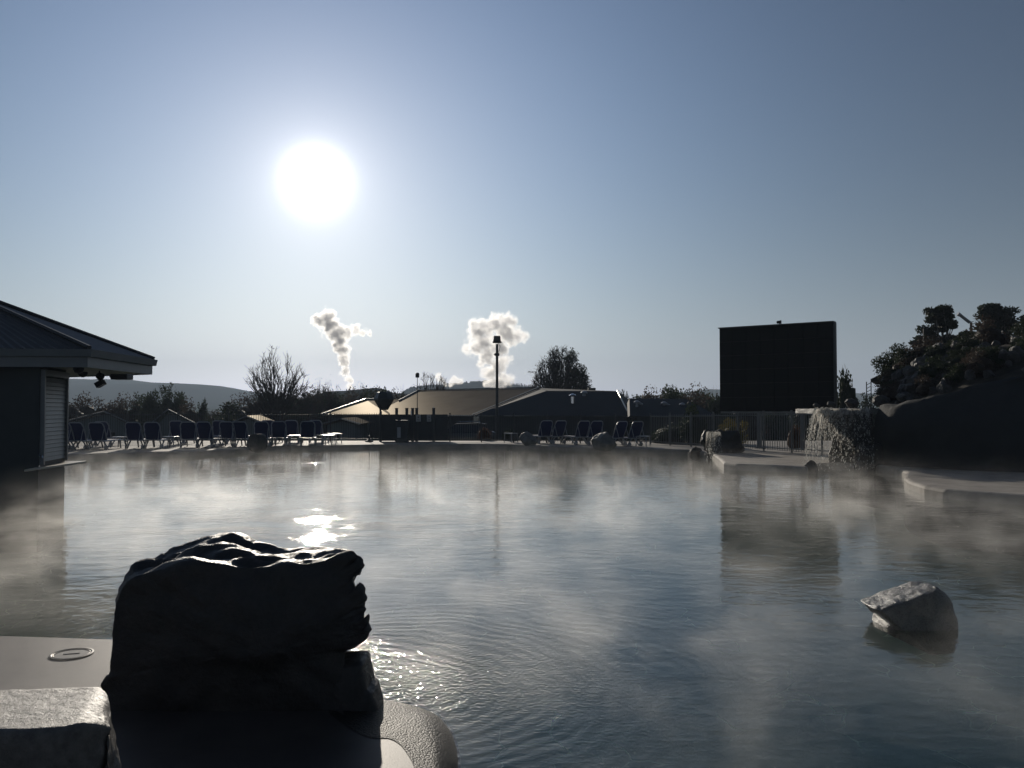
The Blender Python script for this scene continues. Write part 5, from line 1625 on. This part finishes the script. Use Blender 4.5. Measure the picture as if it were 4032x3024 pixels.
# ------------------------------------------------------------------ big waterfall
M_WETROCK = rock_mat('wet_rock', (0.018, 0.017, 0.015), (0.05, 0.046, 0.04), 0.55, 0.04, 3.0)
wf = empty('waterfall_rock', (9.75, 24.9, 0), 0, 'dark artificial rock ledge the broad waterfall pours from', 'waterfall ledge')
body = MB()
def bumpy_box(x0, x1, y0, y1, z0, z1, seed, amp, n=16, skew=0.0):
    bm = bmesh.new()
    bmesh.ops.create_cube(bm, size=1)
    bmesh.ops.subdivide_edges(bm, edges=bm.edges, cuts=n, use_grid_fill=True)
    bm.normal_update()
    for v in bm.verts:
        p = Vector((x0 + (v.co.x + 0.5) * (x1 - x0), y0 + (v.co.y + 0.5) * (y1 - y0), z0 + (v.co.z + 0.5) * (z1 - z0)))
        d = mnoise.fractal(p * 1.7 + Vector((seed, 0, 0)), 0.8, 2, 5) * amp
        p += Vector(v.co).normalized() * d
        if skew: p.x += ((y1 - p.y) / (y1 - y0) - 0.5) * skew * max(0.0, (x1 - p.x) / (x1 - x0))
        v.co = p
    return bm
def bm_obj(bm, name, m, parent=None, smooth=True):
    me = bpy.data.meshes.new(name); bm.to_mesh(me); bm.free()
    return new_obj(name, me, parent, m, smooth)
bm_obj(bumpy_box(0.12, 1.0, 0.15, 1.7, -1.0, 1.72, 2, 0.12, skew=-0.7), 'rock_body', M_WETROCK, wf)
bm_obj(bumpy_box(-0.8, 0.98, -0.45, 1.6, 1.66, 1.80, 5, 0.03), 'ledge_slab', M_ROCK, wf)
bm_obj(bumpy_box(0.35, 1.25, -0.9, 0.6, -1.0, 0.75, 9, 0.2), 'foot_rock', M_WETROCK, wf)
o = put_rock('rock', 3168, 3225, 1812, 1864, 71, M_WETROCK, 'small dark wet rock at the left foot of the big waterfall', z=0.0, sink=0.2, depth=0.7)
q = Vector((8.95, 24.55, 1.83))
for i, (dx, s, lab) in enumerate(((0.1, 0.22, 'tiny stone on the left end of the waterfall slab'), (0.55, 0.3, 'small hazy stone on the middle of the waterfall slab'), (1.15, 0.42, 'hazy grey stone on the right end of the waterfall slab'))):
    o = bpy.data.objects.new('stone', rvar['grey'][i % 2]); col.objects.link(o)
    o.location = (q.x + dx, q.y + 0.35, 1.80); o.scale = (s, s, s * 1.1); tag(o, lab, 'stone')

M_DROP = NT('water_drops')
pd = M_DROP.n('ShaderNodeBsdfPrincipled', ins={'Base Color': (0.85, 0.84, 0.80, 1), 'Roughness': 0.05})
tdp = M_DROP.n('ShaderNodeBsdfTransparent', ins={'Color': (0.85, 0.87, 0.87, 1)})
tl_ = M_DROP.n('ShaderNodeBsdfTranslucent', ins={'Color': (0.8, 0.78, 0.74, 1)})
mx1 = M_DROP.n('ShaderNodeMixShader', ins={0: 0.45, 1: pd.outputs[0], 2: tl_.outputs[0]})
mx2 = M_DROP.n('ShaderNodeMixShader', ins={0: 0.45, 1: mx1.outputs[0], 2: tdp.outputs[0]})
M_DROP.link(mx2.outputs[0], M_DROP.out.inputs['Surface'])
def drops(name, n, src, vel, hgt, size, seed, label, streak=2.2, parent=None, tpow=0.62):
    rd = random.Random(seed)
    mb = MB()
    for i in range(n):
        a, b = src(rd)
        v = vel(rd, b)
        T = math.sqrt(2 * hgt / 9.8)
        t = rd.random() ** tpow * T
        p = a + v * t + Vector((0, 0, -4.9 * t * t))
        # breaks up as it falls
        k = t / T
        p += rv(rd) * (rd.random() ** 2) * 0.16 * k
        if p.z < 0.0: continue
        s = size * (0.35 + 1.5 * rd.random() ** 4)
        dr = (v + Vector((0, 0, -9.8 * t - 0.5))).normalized()
        sd_ = dr.cross(Vector((0, 1, 0.1))).normalized(); fw = dr.cross(sd_)
        ln_ = s * streak * (1.6 if k < 0.35 else rd.uniform(0.7, 1.3))
        mb.add([p + dr * ln_, p - dr * ln_, p + sd_ * s, p - sd_ * s, p + fw * s, p - fw * s], [(0, 2, 4), (0, 4, 3), (0, 3, 5), (0, 5, 2), (1, 4, 2), (1, 3, 4), (1, 5, 3), (1, 2, 5)])
    o = mb.build(name, M_DROP.m, parent, fix=False)
    tag(o, label, None, None, 'stuff')
    return o
def srcA(rd):
    b = rd.random()
    # lip: from the left corner round to the front, denser at the left
    b = b ** 2.0
    x = 8.93 + b * 1.45
    y = 24.35 + (0.25 if b < 0.05 else 0) + 0.05 * math.sin(b * 20)
    return Vector((x, y, 1.80 + rd.random() * 0.04)), b
def velA(rd, b):
    clump = 0.5 + 0.5 * math.sin(b * 37) * math.sin(b * 91 + 1)
    return Vector((-0.75 * (1 - b) ** 1.5 - 0.1 + rd.gauss(0, 0.09), -0.65 - 0.35 * clump + rd.gauss(0, 0.08), 0.1))
drops('waterfall_spray', 3400, srcA, velA, 1.82, 0.010, 4, 'broad sparkling waterfall breaking into drops')
# the water itself: thin torn sheets that curl over the lip and fray into strands on the way down
tf = NT('falling_water')
uvn = tf.n('ShaderNodeUVMap')
mpf = tf.n('ShaderNodeMapping', ins={'Vector': uvn.outputs[0], 'Scale': (60, 2.6, 1)})
nf = tf.n('ShaderNodeTexNoise', ins={'Vector': mpf.outputs[0], 'Scale': 1.6, 'Detail': 3, 'Distortion': 0.35})
mpg = tf.n('ShaderNodeMapping', ins={'Vector': uvn.outputs[0], 'Scale': (240, 30, 1)})
ng = tf.n('ShaderNodeTexNoise', ins={'Vector': mpg.outputs[0], 'Scale': 1.0, 'Detail': 2})
spf = tf.n('ShaderNodeSeparateXYZ', ins={'Vector': uvn.outputs[0]})
thr = tf.math('MULTIPLY_ADD', spf.outputs['Y'], 0.16, 0.40)             # frays downwards
thr = tf.math('ADD', thr, tf.math('MULTIPLY', spf.outputs['X'], 0.03))    # and thins out to the right
a_ = tf.math('MULTIPLY', tf.math('SUBTRACT', nf.outputs['Fac'], thr), 7.0, clamp=True)
g2 = tf.math('MULTIPLY', tf.math('SUBTRACT', ng.outputs['Fac'], tf.math('MULTIPLY_ADD', spf.outputs['Y'], 0.42, 0.18)), 4.0, clamp=True)
ff = tf.math('MULTIPLY', tf.math('MULTIPLY', a_, g2), 0.72)
gf = tf.n('ShaderNodeBsdfTranslucent', ins={'Color': (0.85, 0.82, 0.76, 1)})
gs = tf.n('ShaderNodeBsdfGlossy', ins={'Roughness': 0.15})
gm_ = tf.n('ShaderNodeMixShader', ins={0: 0.12, 1: gf.outputs[0], 2: gs.outputs[0]})
trf = tf.n('ShaderNodeBsdfTransparent')
mf = tf.n('ShaderNodeMixShader', ins={0: ff, 1: trf.outputs[0], 2: gm_.outputs[0]})
tf.link(mf.outputs[0], tf.out.inputs['Surface'])
def water_sheet(name, lipf, velf, T, layers, label, NL=70, NT_=26):
    vs_, fs_, uv = [], [], []
    for L0 in range(layers):
        base = len(vs_)
        for i in range(NL + 1):
            b = i / NL
            a = lipf(b) + Vector((0, 0.07 * L0, 0.0)); v = velf(b) * (1 - 0.13 * L0)
            for k in range(NT_ + 1):
                t = T * k / NT_
                p = a + v * t + Vector((0, 0, -4.9 * t * t)) + Vector((0, 0.03 * math.sin(b * 47 + L0 * 2) * (k / NT_), 0))
                vs_.append(tuple(p)); uv.append((b + L0 * 3.37 if False else b, k / NT_))
        for i in range(NL):
            for k in range(NT_):
                q = base + i * (NT_ + 1) + k
                fs_.append((q, q + 1, q + NT_ + 2, q + NT_ + 1))
    me = bpy.data.meshes.new(name); me.from_pydata(vs_, [], fs_)
    ul = me.uv_layers.new(name='UVMap')
    for lp in me.loops: ul.data[lp.index].uv = uv[lp.vertex_index]
    o = new_obj(name, me, None, tf.m, True)
    tag(o, label, None, None, 'stuff')
    return o
def lipA(b): return Vector((8.93 + b * 1.45, 24.40, 1.815))
def vA(b):
    cl_ = 0.5 + 0.5 * math.sin(b * 37) * math.sin(b * 91 + 1)
    return Vector((-0.95 * (1 - b) ** 1.4 - 0.12, -0.65 - 0.35 * cl_, 0.1))
water_sheet('waterfall', lipA, vA, 0.625, 3, 'broad waterfall fraying into strands as it drops from the dark ledge')

# ------------------------------------------------------------------ small trickling rock
c0 = at_z(2868, 1812, 0)
o = put_rock('fountain_rock', 2768, 2955, 1690, 1806, 61, M_WETROCK, 'dark boulder with a small waterfall running down its left side', z=0.0, sink=0.3, depth=0.75, cuts=14, rough=0.16)
o['category'] = 'rock'
o = put_rock('rock', 2716, 2775, 1758, 1795, 67, M_WETROCK, 'small pale wet stone at the left foot of the trickling boulder', z=0.0, sink=0.2)
fz = at_y(2790, 1700, 30.2)
def srcB(rd):
    b = rd.random()
    return Vector((fz.x - 0.05 + b * 0.42, 30.0 + rd.uniform(-0.1, 0.2), 0.93 + 0.08 * rd.random())), b
water_sheet('waterfall', lambda b: Vector((fz.x - 0.1 + b * 0.5, 30.0 + 0.1 * math.sin(b * 9), 0.98)), lambda b: Vector((-0.35 * (1 - b), -0.55 - 0.2 * math.sin(b * 31), 0)), 0.45, 2, 'little waterfall streaming down the dark boulder', 40, 16)
drops('waterfall_spray', 600, srcB, lambda rd, b: Vector((-0.25 * (1 - b) + rd.gauss(0, 0.07), -0.5 + rd.gauss(0, 0.1), 0)), 0.95, 0.011, 8, 'small trickling waterfall on the dark boulder')

# ------------------------------------------------------------------ distant steam columns
def plume(name, blobs, Y, label, seed, dens, nsc=0.11):
    P = [(at_y(x, y, Y), r / F * Y) for x, y, r in blobs]
    lo = Vector([min(p[i] - r * 1.5 for p, r in P) for i in range(3)]); hi = Vector([max(p[i] + r * 1.5 for p, r in P) for i in range(3)])
    t = NT(name)
    g = t.n('ShaderNodeNewGeometry').outputs['Position']
    wn = t.n('ShaderNodeTexNoise', ins={'Vector': g, 'Scale': nsc * 0.6, 'Detail': 2.0})
    wv = t.n('ShaderNodeVectorMath', operation='MULTIPLY_ADD', ins={0: wn.outputs['Color'], 1: (9, 9, 9), 2: (-4.5, -4.5, -4.5)})
    gp = t.n('ShaderNodeVectorMath', operation='ADD', ins={0: g, 1: wv.outputs[0]}).outputs[0]
    f = None
    for p, r in P:
        d = t.n('ShaderNodeVectorMath', operation='DISTANCE', ins={0: gp, 1: tuple(p)}).outputs['Value']
        k = t.math('MULTIPLY_ADD', d, -1.0 / r, 1.0)
        f = k if f is None else t.math('SMOOTH_MAX', f, k, 0.25)
    n1 = t.n('ShaderNodeTexNoise', ins={'Vector': g, 'Scale': nsc, 'Detail': 6.0, 'Roughness': 0.62})
    q = t.math('ADD', t.math('MULTIPLY', f, 1.2), t.math('MULTIPLY_ADD', n1.outputs['Fac'], 3.4, -1.7))
    q = t.math('MULTIPLY', q, 1.5, clamp=True)
    v = t.n('ShaderNodeVolumePrincipled', ins={'Color': (1, 0.99, 0.98, 1), 'Density': t.math('MULTIPLY', q, dens), 'Anisotropy': 0.6})
    t.link(v.outputs[0], t.out.inputs['Volume'])
    t.m.cycles.volume_step_rate = 0.3
    o = MB().box((lo + hi) / 2, hi - lo).build(name, t.m)
    tag(o, label, 'steam column')
plume('steam_column', [(1380, 1522, 14), (1372, 1495, 17), (1358, 1465, 20), (1356, 1435, 22), (1350, 1405, 26), (1348, 1375, 30), (1335, 1345, 32), (1320, 1315, 34), (1300, 1285, 40), (1290, 1255, 36),
                       (1262, 1262, 30), (1245, 1258, 20), (1345, 1310, 30), (1375, 1308, 26), (1402, 1296, 24), (1430, 1310, 18), (1455, 1315, 12)],
      900, 'tall thin white steam column rising behind the wood left of centre', 3, 0.32, 0.16)
plume('steam_column', [(1960, 1512, 40), (1930, 1512, 26), (1985, 1490, 34), (1930, 1470, 36), (1960, 1440, 40), (1900, 1430, 22), (1990, 1420, 26), (1925, 1400, 44), (1960, 1370, 46), (1905, 1350, 46), (1870, 1365, 38),
                       (1840, 1372, 22), (1880, 1310, 44), (1915, 1290, 42), (1950, 1280, 44), (1985, 1265, 36), (2010, 1260, 30), (1990, 1310, 44), (2030, 1320, 36), (2060, 1325, 24), (2015, 1345, 26), (1990, 1365, 18), (1865, 1280, 26)],
      900, 'wide billowing white steam column behind the lamp post', 8, 0.20, 0.13)
plume('steam_puff', [(1800, 1495, 16), (1785, 1505, 14), (1815, 1500, 14), (1775, 1515, 10)], 900, 'small white steam puff low over the bluish hill', 12, 0.25)
plume('steam_puff', [(1722, 1485, 14), (1735, 1498, 14), (1745, 1512, 12)], 900, 'faint small steam puff behind the spreading bare tree', 14, 0.12)
# ------------------------------------------------------------------ haze
th = NT('haze')
pv = th.n('ShaderNodeVolumePrincipled', ins={'Color': (0.66, 0.80, 1.0, 1), 'Density': 0.00038, 'Anisotropy': 0.1})
th.link(pv.outputs[0], th.out.inputs['Volume'])
hz = MB().box((0, 1190, 70), (3800, 2620, 150)).build('haze', th.m)
tag(hz, 'thin bluish morning haze in the air', None, None, 'stuff')
